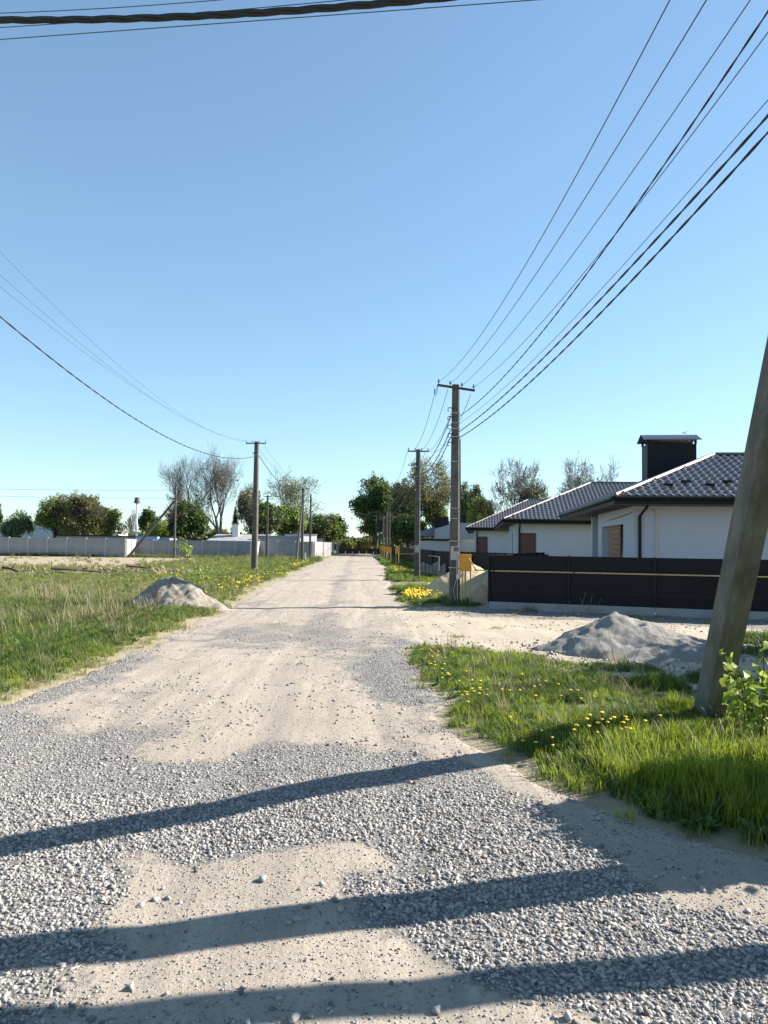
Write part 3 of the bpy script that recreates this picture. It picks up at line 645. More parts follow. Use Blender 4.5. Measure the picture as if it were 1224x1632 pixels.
b = MB(); b.tube([(0, 0, 6.75), (0, 0, 6.95), (0, 0, 7.3), (0, 0, 7.5)], .42, 10, 0, .22); b.build('lamp_head', RUST, C)

# main pole just outside the frame, and its two struts
MP = pole(3.62, 5.12, 7.3, .34, .25, 'near concrete pole out of view at the right', (1.15, 7.05, 4), 0, 0, m=CONC_L)
def strut(p0, p1, w0, w1, label):
    p0 = Vector(p0); p1 = Vector(p1); d = p1-p0; L_ = d.length; b = MB()
    pr = lambda w: [(-w*.38, -w*.30), (-w*.24, -w*.42), (-w*.12, -w*.36), (w*.28, -w*.46), (w*.38, -w*.3), (w*.34, w*.45), (-w*.34, w*.45)]
    n = 10
    for i in range(n+1):
        t = i/n; w = w0+(w1-w0)*t; b.v += [(x, y, L_*t) for x, y in pr(w)]
    for i in range(n):
        for j in range(7): b.f.append((i*7+j, i*7+(j+1) % 7, (i+1)*7+(j+1) % 7, (i+1)*7+j)); b.m.append(0)
    b.f.append(tuple(n*7+j for j in range(7))); b.m.append(0)
    o = b.build('pole_strut', CONC_L, loc=p0); zx = d.normalized(); xx = Vector((1, .12, 0)); xx = (xx-zx*xx.dot(zx)).normalized(); yy = zx.cross(xx)
    o.rotation_euler = Matrix((xx, yy, zx)).transposed().to_euler(); tag(o, label, 'leaning pole'); return o
strut((4.04, 8.96, -.3), (3.55, 5.47, 5.6), .36, .29, 'thick concrete strut leaning in the tall grass at the right edge')
strut((8.2, 4.55, -.3), (3.65, 4.95, 5.5), .34, .26, 'concrete strut out of view at the right')
LP = pole(-9, 8.2, 9.8, .36, .25, 'concrete pole out of view at the left', (1.4, 9.6, 4), 0, 0)

# ------------------------------------------------------------------ wires
def sagline(p0, p1, sag, n=28):
    p0 = Vector(p0); p1 = Vector(p1); return [p0.lerp(p1, i/n)-Vector((0, 0, 4*sag*(i/n)*(1-i/n))) for i in range(n+1)]
def wire(p0, p1, sag, r, label, m=None, n=28, name='overhead_wire', group=None):
    b = MB(); p0 = Vector(p0); pts = [q-p0 for q in sagline(p0, p1, sag, n)]; b.tube(pts, r, 5, cap=False); o = b.build(name, m or WIRE, loc=p0, smooth=True); tag(o, label, 'wire', group); return o
def twisted(p0, p1, sag, r, pitch, label, strands=3):
    p0 = Vector(p0); p1 = Vector(p1); Ln = (p1-p0).length; n = max(30, int(Ln/pitch*9)); b = MB()
    base = sagline(p0, p1, sag, n); d = (p1-p0).normalized(); a = d.cross(Vector((0, 0, 1))).normalized(); c = d.cross(a)
    for s in range(strands):
        pts = []
        for i, q in enumerate(base):
            t = 2*math.pi*(i*Ln/n/pitch+s/strands)+.9*math.sin(i*.05); pts.append(q-p0+(a*math.cos(t)+c*math.sin(t))*r*.72)
        b.tube(pts, r, 5, cap=False)
    o = b.build('twisted_cable', BLACK, loc=p0, smooth=True); tag(o, label, 'cable'); return o
Z1 = 7.07
ends = [('leftmost', 2.42, 7.2, 2.606, 6.807, .572), ('second from left', 2.80, 7.14, 2.76, 6.5, .373), ('third from left', 3.18, 7.09, 3.575, 7.208, .396), ('fourth from left', 3.56, 7.04, 3.942, 7.21, .452)]
for nm, x1, z1, x0, z0, sg in ends:
    wire((x1, 24.45, z1), (x0, 5.2, z0), sg, .0065, nm+' thin wire from the near pole crossarm up to the top right')
twisted((3.12, 24.5, 6.12), (3.655, 5.2, 7.075), .558, .0075, .8, 'black twisted cable rising most steeply to the upper right corner', 2)
wire((3.12, 24.5, 5.88), (3.9, 5.2, 6.45), .36, .005, 'thin pale wire just above the two black cables on the right')
twisted((3.12, 24.5, 5.62), (3.688, 5.2, 6.04), .288, .0095, 1.1, 'upper of the two thick black cables at the right edge', 2)
twisted((3.12, 24.5, 5.42), (3.85, 5.2, 6.10), .37, .0095, 1.0, 'lower of the two thick black cables at the right edge', 2)
for i, (x1, z1, x2, z2, s, r, nm) in enumerate(((2.36, 7.0, 2.5, 7.1, .75, .009, 'leftmost'), (2.75, 7.0, 2.85, 7.1, .75, .009, 'second'), (3.1, 6.9, 3.2, 7.1, .75, .009, 'third'), (3.5, 6.85, 3.55, 7.1, .75, .009, 'fourth'))):
    wire((x1, 24.7, z1), (x2, 41.5, z2), s, r, nm+' thin wire between the near and the second pole on the right')
for i, (z1, z2, nm) in enumerate(((6.1, 6.2, 'top'), (5.7, 5.8, 'middle'), (5.45, 5.5, 'bottom'))):
    wire((2.85, 24.7, z1), (2.95, 41.5, z2), .55, .016, nm+' black cable between the near and the second pole on the right', BLACK)
for i, (x, z, nm) in enumerate(((2.5, 7.1, 'left'), (3.1, 7.1, 'middle'), (3.5, 7.1, 'right'))):
    wire((x, 41.7, z), (2.2+.2*i, 80, 5.3), .6, .010, nm+' thin wire going on behind the second pole on the right')
wire((2.95, 41.7, 5.6), (2.6, 80, 5.0), .7, .018, 'black cable going on behind the second pole on the right', BLACK)
for i in range(2): wire((2.4+.4*i, 80, 5.3), (2.5+.5*i, 129, 6.4), .6, .012, ('left', 'right')[i]+' thin wire at the far end of the right roadside')
# across the road at the top of the picture
twisted((3.5, 5.2, 6.341), (-9.0, 8.2, 7.93), .546, .0185, .9, 'thickest black twisted cable crossing the top of the picture', 3)
wire((3.5, 5.2, 6.569), (-9.0, 8.2, 7.72), .473, .0038, 'uppermost thin wire crossing the top of the picture')
wire((3.5, 5.2, 6.329), (-9.0, 8.2, 7.19), .206, .0038, 'thin wire partly hidden behind the thick cable at the top')
wire((3.5, 5.2, 6.074), (-9.0, 8.2, 6.844), .01, .0042, 'lowest thin wire crossing the top of the picture')
# left run
twisted((-8.9, 8.2, 8.912), (-7.05, 51.2, 7.69), 2.098, .0125, 1.3, 'black twisted cable sagging down from the left edge', 2)
for x, z, sg, nm in ((-8.3, 9.75, 1.9, 'upper'), (-8.5, 9.1, 1.6, 'middle'), (-8.5, 8.55, 1.35, 'lower')):
    wire((x, 8.2, z), (-7.05+(x+8.4), 51.1, 8.65), sg, .005, nm+' thin wire sagging from the left edge to the tall lone pole')
wire((-6.9, 51.4, 7.75), (-6.05, 78.5, 6.6), .7, .022, 'black cable from the tall lone pole on towards the left roadside trees', BLACK)
for i in range(2): wire((-6.7-.5*i, 51.4, 8.6), (-5.8-.5*i, 78.5, 7.5), .5, .009, ('right', 'left')[i]+' thin wire on behind the tall lone pole')
for i, (z0, z1) in enumerate(((7.9, 7.6), (7.2, 6.7))): wire((-60, 88, z0), (-20.7, 86, z1), .25, .014, ('upper', 'lower')[i]+' thin wire crossing the sky above the left wall')
wire((-28.9, 100, 7.0), (-20.8, 86, 6.6), .9, .012, 'slack wire from the white lamp pole to the braced pole')
for i, (z0, z1) in enumerate(((6.3, 6.5), (5.5, 5.8))): wire((-5.75, 87, z0+.6), (2.6, 128, z1), .3, .014, ('upper', 'lower')[i]+' thin wire crossing the gap over the far road')

# ------------------------------------------------------------------ orange gas boxes and pipe
def gas_box(x, y, s, label, full=False):
    root = empty('gas_box', (x, y, g1(x, y)), 0, label=label, cat='gas box', group='orange gas boxes along the right roadside')
    root.scale = (s, s, s)
    b = MB(); b.box((0, 0, 1.32), (.34, .26, .50)); b.box((0, -.0, 1.585), (.38, .30, .03)); cb = b.build('cabinet', ORANGE, root)
    if full:
        b = MB(); b.box((0, -.134, 1.31), (.30, .012, .44)); b.build('door', ORANGE, cb)
        b = MB(); b.tube([(.07, -.16, 1.46), (.16, -.24, 1.34), (.30, -.22, 1.12)], .022, 6); b.tube([(.07, -.13, 1.46), (.07, -.17, 1.46)], .035, 8); b.build('outlet_pipe', YELLOW, root)
    for px, py in ((-.11, -.08), (.0, .05), (.14, -.10)) if full else ((-.1, 0), (.1, 0)):
        b = MB(); b.tube([(px, py, -.1), (px, py, 1.09)], .024 if full else .03, 6); b.build('leg', YELLOW, root)
    return root
gas_box(3.32, 24.3, 1.0, 'large orange gas box on thin legs right against the near concrete pole', True)
gas_box(2.85, 60, 1.0, 'orange gas box furthest right of the distant row')
gas_box(2.62, 70, 1.0, 'orange gas box second from right in the distant row')
gas_box(2.55, 79, 1.0, 'orange gas box in the middle of the distant row, at a pole foot')
gas_box(2.62, 91, 1.0, 'orange gas box second from left in the distant row')
gas_box(2.72, 104, 1.0, 'smallest orange gas box, furthest left of the distant row')
FA = Vector((3.95, 23.55, 0)); FD = (Vector((10.7, 20.9, 0))-FA).normalized(); FAN = math.atan2(FD.y, FD.x); FN = Vector((FD.y, -FD.x, 0))
pr = empty('gas_pipe', FA, 0, label='long yellow gas pipe running along the front of the dark fence', cat='pipe')
b = MB(); q0 = Vector((-.35, .65, 1.18)); o_ = FN*.14
b.tube([q0, Vector((-.05, .2, 1.185)), o_+Vector((.15, 0, 1.19)), o_+FD*6+Vector((0, 0, 1.2)), o_+FD*16+Vector((0, 0, 1.22))], .022, 6); b.build('pipe_run', YELLOW, pr)
for k in range(6):
    b = MB(); p = FN*.10+FD*(.15+2.4*k); b.box((p.x, p.y, 1.2), (.03, .09, .12), FAN); b.build('bracket', DARKT, pr)
pr = empty('gas_pipe', (2.9, 60, 0), label='thin yellow gas pipe on posts by the second pole', cat='pipe')
b = MB(); b.tube([(-.1, 0, 1.16), (1.1, -1.2, 1.2), (1.15, -14, 1.28), (1.3, -18.8, 1.3)], .022, 5); b.build('pipe_run', YELLOW, pr)
b = MB(); b.tube([(1.3, -18.8, -.1), (1.3, -18.8, 1.32)], .03, 5); b.build('post', STEEL, pr)

# ------------------------------------------------------------------ dark sheet fences
def ribbed(w, h, pitch=.115, d=.009):
    pts = []; x = 0
    while x < w-1e-6:
        for a, yy in ((0, 0), (.30, 0), (.38, -d), (.92, -d)): pts.append((min(x+a*pitch, w), yy))
        x += pitch
    pts.append((w, 0)); b = MB(); n = len(pts)
    b.v = [(x, y, 0) for x, y in pts]+[(x, y, h) for x, y in pts]+[(x, .02, 0) for x, y in pts]+[(x, .02, h) for x, y in pts]
    for i in range(n-1):
        b.f.append((i, i+1, n+i+1, n+i)); b.m.append(0)
    b.f.append((n, 2*n-1, 4*n-1, 3*n)); b.m.append(0); b.f.append((2*n, 3*n, 4*n-1, 3*n-1)); b.m.append(0)
    return b
def sheet_fence(p0, ang, bays, bay, h, z0, label, plinth=True, panels=True):
    root = empty('metal_fence', p0, ang, label=label, cat='fence')
    pm = None
    for k in range(bays):
        if pm is None: o = ribbed(bay-.02, h-z0).build('fence_panel', FENCE, root); pm = o.data
        else: o = link('fence_panel', pm, root)
        o.location = (k*bay+.01, 0, z0)
        b = MB(); b.box((k*bay+bay/2, -.012, z0+.34), (bay-.08, .03, .05)); b.build('rail', DARKT, root)
        b = MB(); b.box((k*bay, -.035, (h+z0)/2-.02), (.06, .05, h-z0+.08)); b.build('post', DARKT, root)
        if plinth and k % 2 == 0:
            b = MB(); b.box((k*bay+bay, .02, z0/2-.1), (bay*2-.012, .17, z0+.2)); b.build('plinth', PLINTH, root)
    return root
sheet_fence(FA, FAN, 7, 2.4, 1.67, .25, 'long dark ribbed metal fence on a pale concrete plinth in front of the nearest house')
sheet_fence(FA+FN*-.05, FAN+math.pi/2, 5, 2.4, 1.67, .25, 'short return of the dark fence running back beside the sand heap')
fb0 = Vector((3.4, 47.6, 0)); fb1 = Vector((8.6, 35.2, 0)); sheet_fence(fb0, math.atan2(fb1.y-fb0.y, fb1.x-fb0.x), 6, 2.25, 1.57, .2, 'dark metal fence behind the sand heap, between two poles')
sheet_fence((4.1, 112, 0), -math.pi/2+.012, 26, 2.4, 1.55, .2, 'dark metal fence running along the right roadside into the distance', plinth=False)
# little board fence by the second pole
root = empty('board_fence', (3.45, 44.3, 0), R(-14), label='low fence of grey leaning boards behind the second pole', cat='fence')
for k in range(9):
    b = MB(); b.box((k*.2, random.uniform(-.02, .02), .42), (.17, .03, .84+.15*math.sin(k*1.7))); o = b.build('board', BROWNW, root); o.rotation_euler = (0, R(random.uniform(-4, 4)), 0)
b = MB(); b.box((1.75, 0, .5), (.07, .07, 1.1)); b.build('post', STEEL, root)

# ------------------------------------------------------------------ houses
TW, TL = .27, .36
def tile_mesh(w=TW, l=TL):
    n = 5; pr = [(0, 0), (.18, .002), (.36, .020), (.56, .032), (.76, .020), (.92, .002), (1, 0)]
    v = []; f = []
    for (yy, up) in ((0, .030), (.10, .034), (1.0, .004)):
        for x, z in pr: v.append((x*w, yy*l, z*2.0+up))
    k = len(pr)
    for r in range(2):
        for i in range(k-1): f.append((r*k+i, r*k+i+1, (r+1)*k+i+1, (r+1)*k+i))
    o = len(v)
    for x, z in pr: v.append((x*w, 0, z*1.5-.004))
    for i in range(k-1): f.append((o+i, o+i+1, i+1, i))
    return v, f
TV, TF = tile_mesh(); TVn = np.array(TV); TFn = np.array(TF)
TILE_ME = npmesh('roof_tile', TVn, TFn, DARKR)
def slope_frame(o, u, n_up):
    """eave origin, eave direction; local matrix with x along eave, y up the slope"""
    z = Vector(n_up).normalized(); x = Vector(u).normalized(); y = z.cross(x).normalized(); return Matrix((x, y, z)).transposed()
def inpoly(p, poly):
    c = False; n = len(poly); j = n-1
    for i in range(n):
        if ((poly[i][1] > p[1]) != (poly[j][1] > p[1])) and (p[0] < (poly[j][0]-poly[i][0])*(p[1]-poly[i][1])/(poly[j][1]-poly[i][1])+poly[i][0]): c = not c
        j = i
    return c
def tiled_slope(root, poly3, singles=0):
    """poly3: eave start, eave end, ... counter-clockwise seen from above"""
    P = [Vector(p) for p in poly3]; u = (P[1]-P[0]).normalized(); nrm = u.cross(P[-1]-P[0]).normalized()
    if nrm.z < 0: nrm = -nrm
    y = nrm.cross(u).normalized(); Mx = Matrix((u, y, nrm)).transposed(); inv = Mx.transposed()
    p2 = [inv @ (p-P[0]) for p in P]; poly = [(p.x, p.y) for p in p2]
    mx = max(p[0] for p in poly); my = max(p[1] for p in poly); mn = min(p[0] for p in poly); cells = []
    for r in range(int(my/TL)+1):
        for c in range(int(mn/TW)-1, int(mx/TW)+1):
            if inpoly(((c+.5)*TW, (r+.45)*TL), poly): cells.append((r, c))
    sl = MB(); nn = len(P); up = nrm*.006; dn = nrm*-.05
    sl.add([p+up for p in P]+[p+dn for p in P], [tuple(range(nn)), tuple(reversed(range(nn, 2*nn)))]+[(nn+i, nn+(i+1) % nn, (i+1) % nn, i) for i in range(nn)])
    so_ = sl.build('roof_slope', DARK, root)
    one = cells[:singles]; rest = cells[singles:]; e = Mx.to_euler()
    for r, c in one:
        o = bpy.data.objects.new('roof_tile', TILE_ME); COL.objects.link(o); o.parent = so_
        o.location = P[0]+Mx @ Vector((c*TW, r*TL, .008)); o.rotation_euler = e
    if rest:
        Mn = np.array(Mx); off = np.array([[c*TW, r*TL, .008] for r, c in rest])
        V = (TVn[None]+off[:, None]).reshape(-1, 3) @ Mn.T + np.array(P[0]); k = len(TVn)
        Fq = (TFn[None]+(np.arange(len(rest))*k)[:, None, None]).reshape(-1, 4)
        o = link('roof_tiles', npmesh('roof_tiles', V, Fq, DARKR), so_); o['kind'] = 'stuff'
    return so_
def bar(b, p, q, w, h, up=0):
    p = Vector(p); q = Vector(q); d = q-p; x = d.normalized(); y = Vector((0, 0, 1)).cross(x).normalized(); z = x.cross(y)
    M = Matrix((x, y, z)).transposed(); b.box((p+q)/2+Vector((0, 0, up)), (d.length, w, h), M=M)
def house(x, y, ang, Lx, Ly, d, ze, rise, label, singles=0, near=True, o_=.7, deep=7.4):
    root = empty('house', (x, y, 0), ang, label=label, cat='house', group='white bungalows with dark tiled hip roofs')
    zr = ze+rise
    roof = bpy.data.objects.new('roof', None); COL.objects.link(roof); roof.parent = root
    roof_parts = []
    # slopes
    pf = [(0, 0, ze), (Lx, 0, ze), (Lx-d, d, zr), (d, d, zr)]
    pl = [(0, Ly, ze), (0, 0, ze), (d, d, zr), (d, Ly-d, zr)]
    tiled_slope(root, pf, singles); tiled_slope(root, pl, 0)
    b = MB()
    for poly in ([(2*d, Ly, ze), (0, Ly, ze), (d, Ly-d, zr)], [(d, Ly-d, zr), (d, d, zr), (2*d, 2*d, ze), (2*d, Ly, ze)], [(d, d, zr), (Lx-d, d, zr), (Lx, 2*d, ze), (2*d, 2*d, ze)], [(Lx, 0, ze), (Lx, 2*d, ze), (Lx-d, d, zr)]):
        b.add(poly, [tuple(range(len(poly)))])
    b.build('back_roof', DARKR, root)
    bpy.data.objects.remove(roof)
    b = MB()
    for p, q in (((0, 0, ze), (d, d, zr)), ((d, d, zr), (Lx-d, d, zr)), ((d, d, zr), (d, Ly-d, zr)), ((0, Ly, ze), (d, Ly-d, zr)), ((Lx, 0, ze), (Lx-d, d, zr))): b.tube([Vector(p)+Vector((0, 0, .06)), Vector(q)+Vector((0, 0, .06))], .075, 8)
    b.build('ridge_cap', mat('ridge_metal', (.10, .085, .085), .45, spec=.8), root)
    # fascia, gutter, soffit
    b = MB(); b.box((Lx/2, -.01, ze-.13), (Lx, .04, .24)); b.box((-.01, Ly/2, ze-.13), (.04, Ly, .24)); b.build('fascia', DARKT, root)
    b = MB(); b.tube([(0, -.075, ze-.05), (Lx, -.075, ze-.05)], .065, 8); b.tube([(-.075, 0, ze-.05), (-.075, Ly, ze-.05)], .065, 8); b.build('gutter', DARKT, root)
    b = MB(); b.box((Lx/2, o_/2+.1, ze-.26), (Lx-.04, o_+.3, .03)); b.box((1.2, Ly/2, ze-.262), (2.4, Ly-.04, .028)); b.build('soffit', mat('soffit_brown', (.06, .04, .035), .6), root)
    # walls
    zt = ze-.275; th = .3
    fw = MB(); fw.box(((Lx+o_)/2, o_+th/2, zt/2), (Lx-o_, th, zt)); wl = fw.build('front_wall', PLAST, root)
    sw = MB(); y0, y1 = (1.7, 6.35) if near else (1.5, 3.4); zo = 2.78
    sw.box((o_+th/2, o_+(th+y0)/2, zt/2), (th-.004, y0-th, zt)); sw.box((o_+th/2, o_+(y1+deep)/2, zt/2), (th-.004, deep-y1, zt)); sw.box((o_+th/2, o_+(y0+y1)/2, (zo+zt)/2), (th-.004, y1-y0, zt-zo))
    sw.box((2.3, o_+(deep+Ly)/2, zt/2), (.3, Ly-deep-1.5, zt)); sw.box(((o_+2.45)/2, o_+deep-.1, zt/2), (2.4-o_, .2, zt-.004))
    swo = sw.build('side_wall', PLAST, root)
    b = MB(); b.box((o_+.35, o_+deep+2.5, zt/2), (.5, .35, zt)); b.build('porch_column', PLAST, root)
    b = MB(); b.box((2.12, o_+deep+2.2, zt/2), (.06, 4.0, zt-.01)); b.build('porch_wall_panel', GREYW, root)
    # recess of the side opening: window and planks
    b = MB(); b.box((o_+th-.03, o_+(y0+y1)/2, zo/2), (.05, y1-y0, zo)); b.build('recess_back', GREYW, root)
    b = MB(); b.box((o_+.2, o_+y0+.62, 1.45), (.06, 1.1, 2.5)); wf = b.build('window', DARKT, root)
    b = MB(); b.box((o_+.165, o_+y0+.36, 1.45), (.02, .46, 2.36)); b.box((o_+.165, o_+y0+.88, 1.45), (.02, .46, 2.36)); b.build('pane', GLASSD, wf)
    pk = None
    for k in range(14):
        if near or k == 0:
            b = MB(); hh = .185 if near else 2.6; b.box((0, 0, 0), (.04, y1-y0-2.05 if near else 1.0, hh)); 
            o = b.build('cladding_plank', WOOD, root) if pk is None else link('cladding_plank', pk, root); pk = o.data
            o.location = (o_+.14, o_+(y0+1.25+y1-.8)/2 if near else o_+y1-.55, (.15+.2*k) if near else 1.35)
    # downpipe
    dp = MB(); xd = o_+.33
    dp.tube([(xd, -.07, ze-.1), (xd, .05, ze-.32), (xd-.12 if near else xd, o_-.09, ze-.62), (xd-.12 if near else xd, o_-.09, .3)], .055, 8); dp.build('downpipe', DARKT, root)
    if not near:
        for k in range(2):
            b = MB(); b.box(((o_+.85, Lx*.45)[k], o_-.02, 1.4), ((1.05, .9)[k], .05, 2.7)); b.build('cladding_panel', mat('brown_cladding', (.12, .055, .035), .6, noise=.3, scale=4), root)
    return root
H1 = house(8.34, 25.0, R(-8.5), 17, 16.5, 4.43, 3.62, 1.85, 'nearest white bungalow with the tall dark chimney', 300, True)
# gas pipe on the wall of the nearest house
b = MB(); oy = .7-.05; b.tube([(1.45, oy, .3), (1.45, oy, 3.2), (.66, oy-.01, 3.18), (.62, 1.2, 3.12), (.62, 5.2, 3.02)], .022, 6); b.build('wall_pipe', mat('cream_pipe', (.66, .52, .33), .5), H1)
b = MB(); b.box((6.9, .68, 1.55), (2.0, .06, 2.1)); wf = b.build('window', DARKT, H1); b = MB(); b.box((6.45, .64, 1.55), (.85, .02, 1.9)); b.box((7.4, .64, 1.55), (.85, .02, 1.9)); b.build('pane', GLASSD, wf)
# chimney
ch = bpy.data.objects.new('x', None); bpy.data.objects.remove(ch)
cx, cy = 3.65, 8.1
b = MB(); b.box((cx, cy, 5.08), (2.0, 1.1, 2.5)); cho = b.build('chimney', DARK, H1)
b = MB()
for sx in (-1, 1):
    for sy in (-1, 1): b.box((cx+sx*.98, cy+sy*.48, 6.43), (.09, .09, .20)); b.box((cx+sx*.84, cy+sy*.48, 6.43), (.05, .05, .20))
b.build('chimney_post', DARKT, cho)
b = MB(); n = 20; w = 2.36
pts = []
for i in range(n*2+1): pts.append((-w/2+w*i/(2*n), .03 if i % 2 else 0))
for sgn in (-1, 1):
    vs = [(cx+x, cy+sgn*.72, 6.50+z) for x, z in pts]+[(cx+x, cy, 6.78+z) for x, z in pts]; k = len(pts)
    b.add(vs, [(i, i+1, k+i+1, k+i) for i in range(k-1)])
b.box((cx, cy-.70, 6.51), (w, .03, .05)); b.box((cx, cy+.70, 6.51), (w, .03, .05)); b.build('chimney_cap', DARKR, cho)
# snow guards
for k in range(7):
    for r_w in (0, 1):
        s = .95+r_w*.35+(k % 2)*.0; xg = 1.9+k*1.35+r_w*.65; t = s/math.hypot(4.43, 1.85); b = MB(); b.box((xg, 4.43*t, 3.62+1.85*t+.11), (.30, .10, .07)); b.build('snow_guard', DARKT, H1)
H2 = house(9.05, 48.6, R(-8.5), 17, 22, 6.3, 3.6, 2.8, 'second white bungalow, partly hidden behind the nearest one', 0, False)
H3 = house(10.3, 75, R(-8.5), 17, 22, 6.35, 3.6, 3.1, 'third white bungalow, its roof rising behind the near pole', 0, False)
# fourth house: unfinished, with a flat gable wall and two dark stacks
H4 = empty('house', (7.4, 100, 0), R(-6), label='far unfinished pale house with a bare gable and two dark roof stacks', cat='house')
b = MB(); b.box((4.5, 4, 1.35), (9, 8, 2.7)); b.build('wall', PLAST, H4)
tiled_slope(H4, [(-.7, -.7, 2.9), (6, -.7, 2.9), (6, 3.4, 5.0), (3.4, 3.4, 5.0)])
b = MB(); b.add([(2.2, -.9, 2.6), (9.8, -.9, 2.6), (9.8, -.9, 4.7), (4.8, -.9, 4.7), (2.2, -.9, 3.9), (2.2, -.6, 2.6), (9.8, -.6, 2.6), (9.8, -.6, 4.7), (4.8, -.6, 4.7), (2.2, -.6, 3.9)], [(0, 1, 2, 3, 4), (9, 8, 7, 6, 5), (0, 5, 6, 1), (1, 6, 7, 2), (2, 7, 8, 3), (3, 8, 9, 4), (4, 9, 5, 0)]); b.build('gable', GREYW, H4)
b = MB(); b.box((3.0, 1.5, 4.9), (1.9, 1.2, 1.2)); b.build('chimney', DARK, H4)
b = MB(); b.box((5.4, 1.2, 5.0), (1.7, 1.2, 1.5)); b.build('chimney', DARK, H4)
b = MB(); b.box((2.2, -.02, 2.5), (5, .06, .25)); b.build('lintel', DARKT, H4)
H5 = empty('house', (7.6, 132, 0), R(-4), label='furthest small white house under the trees on the right', cat='house')
b = MB(); b.box((3, 3, 1.6), (6, 6, 3.2)); b.build('wall', WHITE, H5)
b = MB(); b.add([(-.8, -.8, 3.2), (6.8, -.8, 3.2), (6.8, 6.8, 3.2), (-.8, 6.8, 3.2), (3, 3, 4.9)], [(0, 1, 4), (1, 2, 4), (2, 3, 4), (3, 0, 4), (3, 2, 1, 0)]); b.build('roof', DARKR, H5)

# ------------------------------------------------------------------ concrete wall on the left
def slab_panel(w, h):
    b = MB(); n = 4
    for k in range(n): b.box((w/2, 0, h*(k+.5)/n), (w, .05, h/n-.02))
    b.box((w/2, .012, h/2), (w, .03, h-.01)); return b
def conc_wall(p0, p1, h, bay, label):
    p0 = Vector(p0); p1 = Vector(p1); L_ = (p1-p0).length; n = max(1, round(L_/bay)); w = L_/n
    root = empty('concrete_wall', p0, math.atan2(p1.y-p0.y, p1.x-p0.x), label=label, cat='wall', group='grey precast concrete walls left of the road'); pm = qm = None
    for k in range(n+1):
        if k < n:
            o = slab_panel(w-.16, h).build('wall_panel', PANEL, root) if pm is None else link('wall_panel', pm, root); pm = o.data; o.location = (k*w+.08, 0, random.uniform(-.03, .03))
        if qm is None: b = MB(); b.box((0, 0, h/2), (.16, .16, h+.06)); o = b.build('post', mat('post_concrete', (.42, .41, .40), .9, noise=.2), root); qm = o.data
        else: o = link('post', qm, root)
        o.location = (k*w, 0, 0)
    return root
conc_wall((-52, 87, 0), (-26.2, 86.2, 0), 2.15, 2.15, 'left stretch of the grey concrete wall, up to the sunlit return')
conc_wall((-26.1, 86.3, 0), (-26.4, 91.0, 0), 2.1, 2.1, 'short sunlit white return of the concrete wall')
conc_wall((-26.3, 91.2, 0), (-12.6, 89.5, 0), 2.05, 2.1, 'middle stretch of the grey concrete wall behind the braced pole')
wp = empty('gate_pillar', (-12.35, 87.8, 0), label='white gate pillar with dark openings beside the tall lone pole', cat='gate pillar')
for k in range(6):
    b = MB(); b.box((0, 0, .18+.35*k), (.5-.06*(k % 2), .4, .3)); b.build('block', WHITE, wp)
b = MB(); b.box((.55, 2.0, 1.0), (.06, 3.6, 2.0)); b.build('side_panel', WHITE, wp); b = MB(); b.box((.1, .1, 2.2), (1.3, .7, .1)); b.build('coping', PANEL, wp)
conc_wall((-11.7, 89.6, 0), (-5.55, 88.2, 0), 2.05, 2.1, 'right stretch of the grey concrete wall, ending at the road')
conc_wall((-5.35, 88.3, 0), (-4.9, 98.0, 0), 2.05, 2.4, 'sunlit concrete wall along the roadside, nearer piece')
conc_wall((-4.9, 100.2, 0), (-4.3, 121, 0), 2.0, 2.4, 'sunlit concrete wall along the roadside, further piece')
conc_wall((-4.0, 127, 0), (-3.9, 134, 0), 2.0, 2.3, 'last short sunlit wall piece at the far left road edge')
b = MB(); b.box((0, 0, 1.0), (.12, .10, 2.0)); 
def simple(name, boxes, m, loc, rz, label, cat):
    root = empty(name, loc, rz, label=label, cat=cat)
    for nm, c, d, mm in boxes:
        b = MB(); b.box(c, d); b.build(nm, mm or m, root)
    return root
simple('marker_post', [('post', (0, 0, .45), (.16, .16, .9), WHITE), ('cap', (0, 0, .93), (.22, .22, .06), PANEL)], WHITE, (-5.6, 77.5, 0), 0, 'short white marker post beside the braced road pole', 'marker post')
simple('shed', [('wall', (0, 0, 1.3), (5.2, 3, 2.6), mat('blue_grey_metal', (.19, .22, .27), .6)), ('roof', (0, 0, 2.66), (5.5, 3.3, .12), MATS['blue_grey_metal'])], WHITE, (-9.9, 94, 0), 0, 'blue-grey metal shed behind the wall right of the tall pole', 'shed')
simple('container', [('wall', (0, 0, 1.45), (2.4, 4, 2.9), WHITE), ('roof', (0, 0, 2.94), (2.6, 4.2, .06), PANEL)], WHITE, (-7.45, 95, 0), R(30), 'bright white container behind the wall before the bare tree', 'container')
simple('garage', [('wall', (0, 0, 1.3), (3.2, 6, 2.6), GREYW), ('roof', (0, 0, 2.68), (3.8, 6.6, .16), DARKT)], WHITE, (-7.2, 112, 0), R(3), 'dark-roofed low garage behind the roadside wall', 'garage')
b_ = simple('chimney_stack', [('shaft', (0, 0, 2.1), (.8, .8, 4.2), WHITE), ('crown', (0, 0, 4.25), (1.0, 1.0, .14), PANEL)], WHITE, (-16.4, 101, 0), 0, 'white brick chimney stack standing before the spruce', 'chimney')
simple('house', [('wall', (0, 0, 1.0), (7, 5, 2.0), WHITE)], WHITE, (-15.6, 101.6, 0), 0, 'low grey-roofed house behind the wall left of the tall pole', 'house')
hr = bpy.data.objects['house.004'] if 'house.004' in bpy.data.objects else None
b = MB(); b.add([(-4.2, -3, 2.0), (4.2, -3, 2.0), (4.2, 3, 2.0), (-4.2, 3, 2.0), (-3.4, 0, 2.9), (3.4, 0, 2.9)], [(0, 1, 5, 4), (2, 3, 4, 5), (0, 4, 3), (1, 2, 5), (3, 2, 1, 0)])
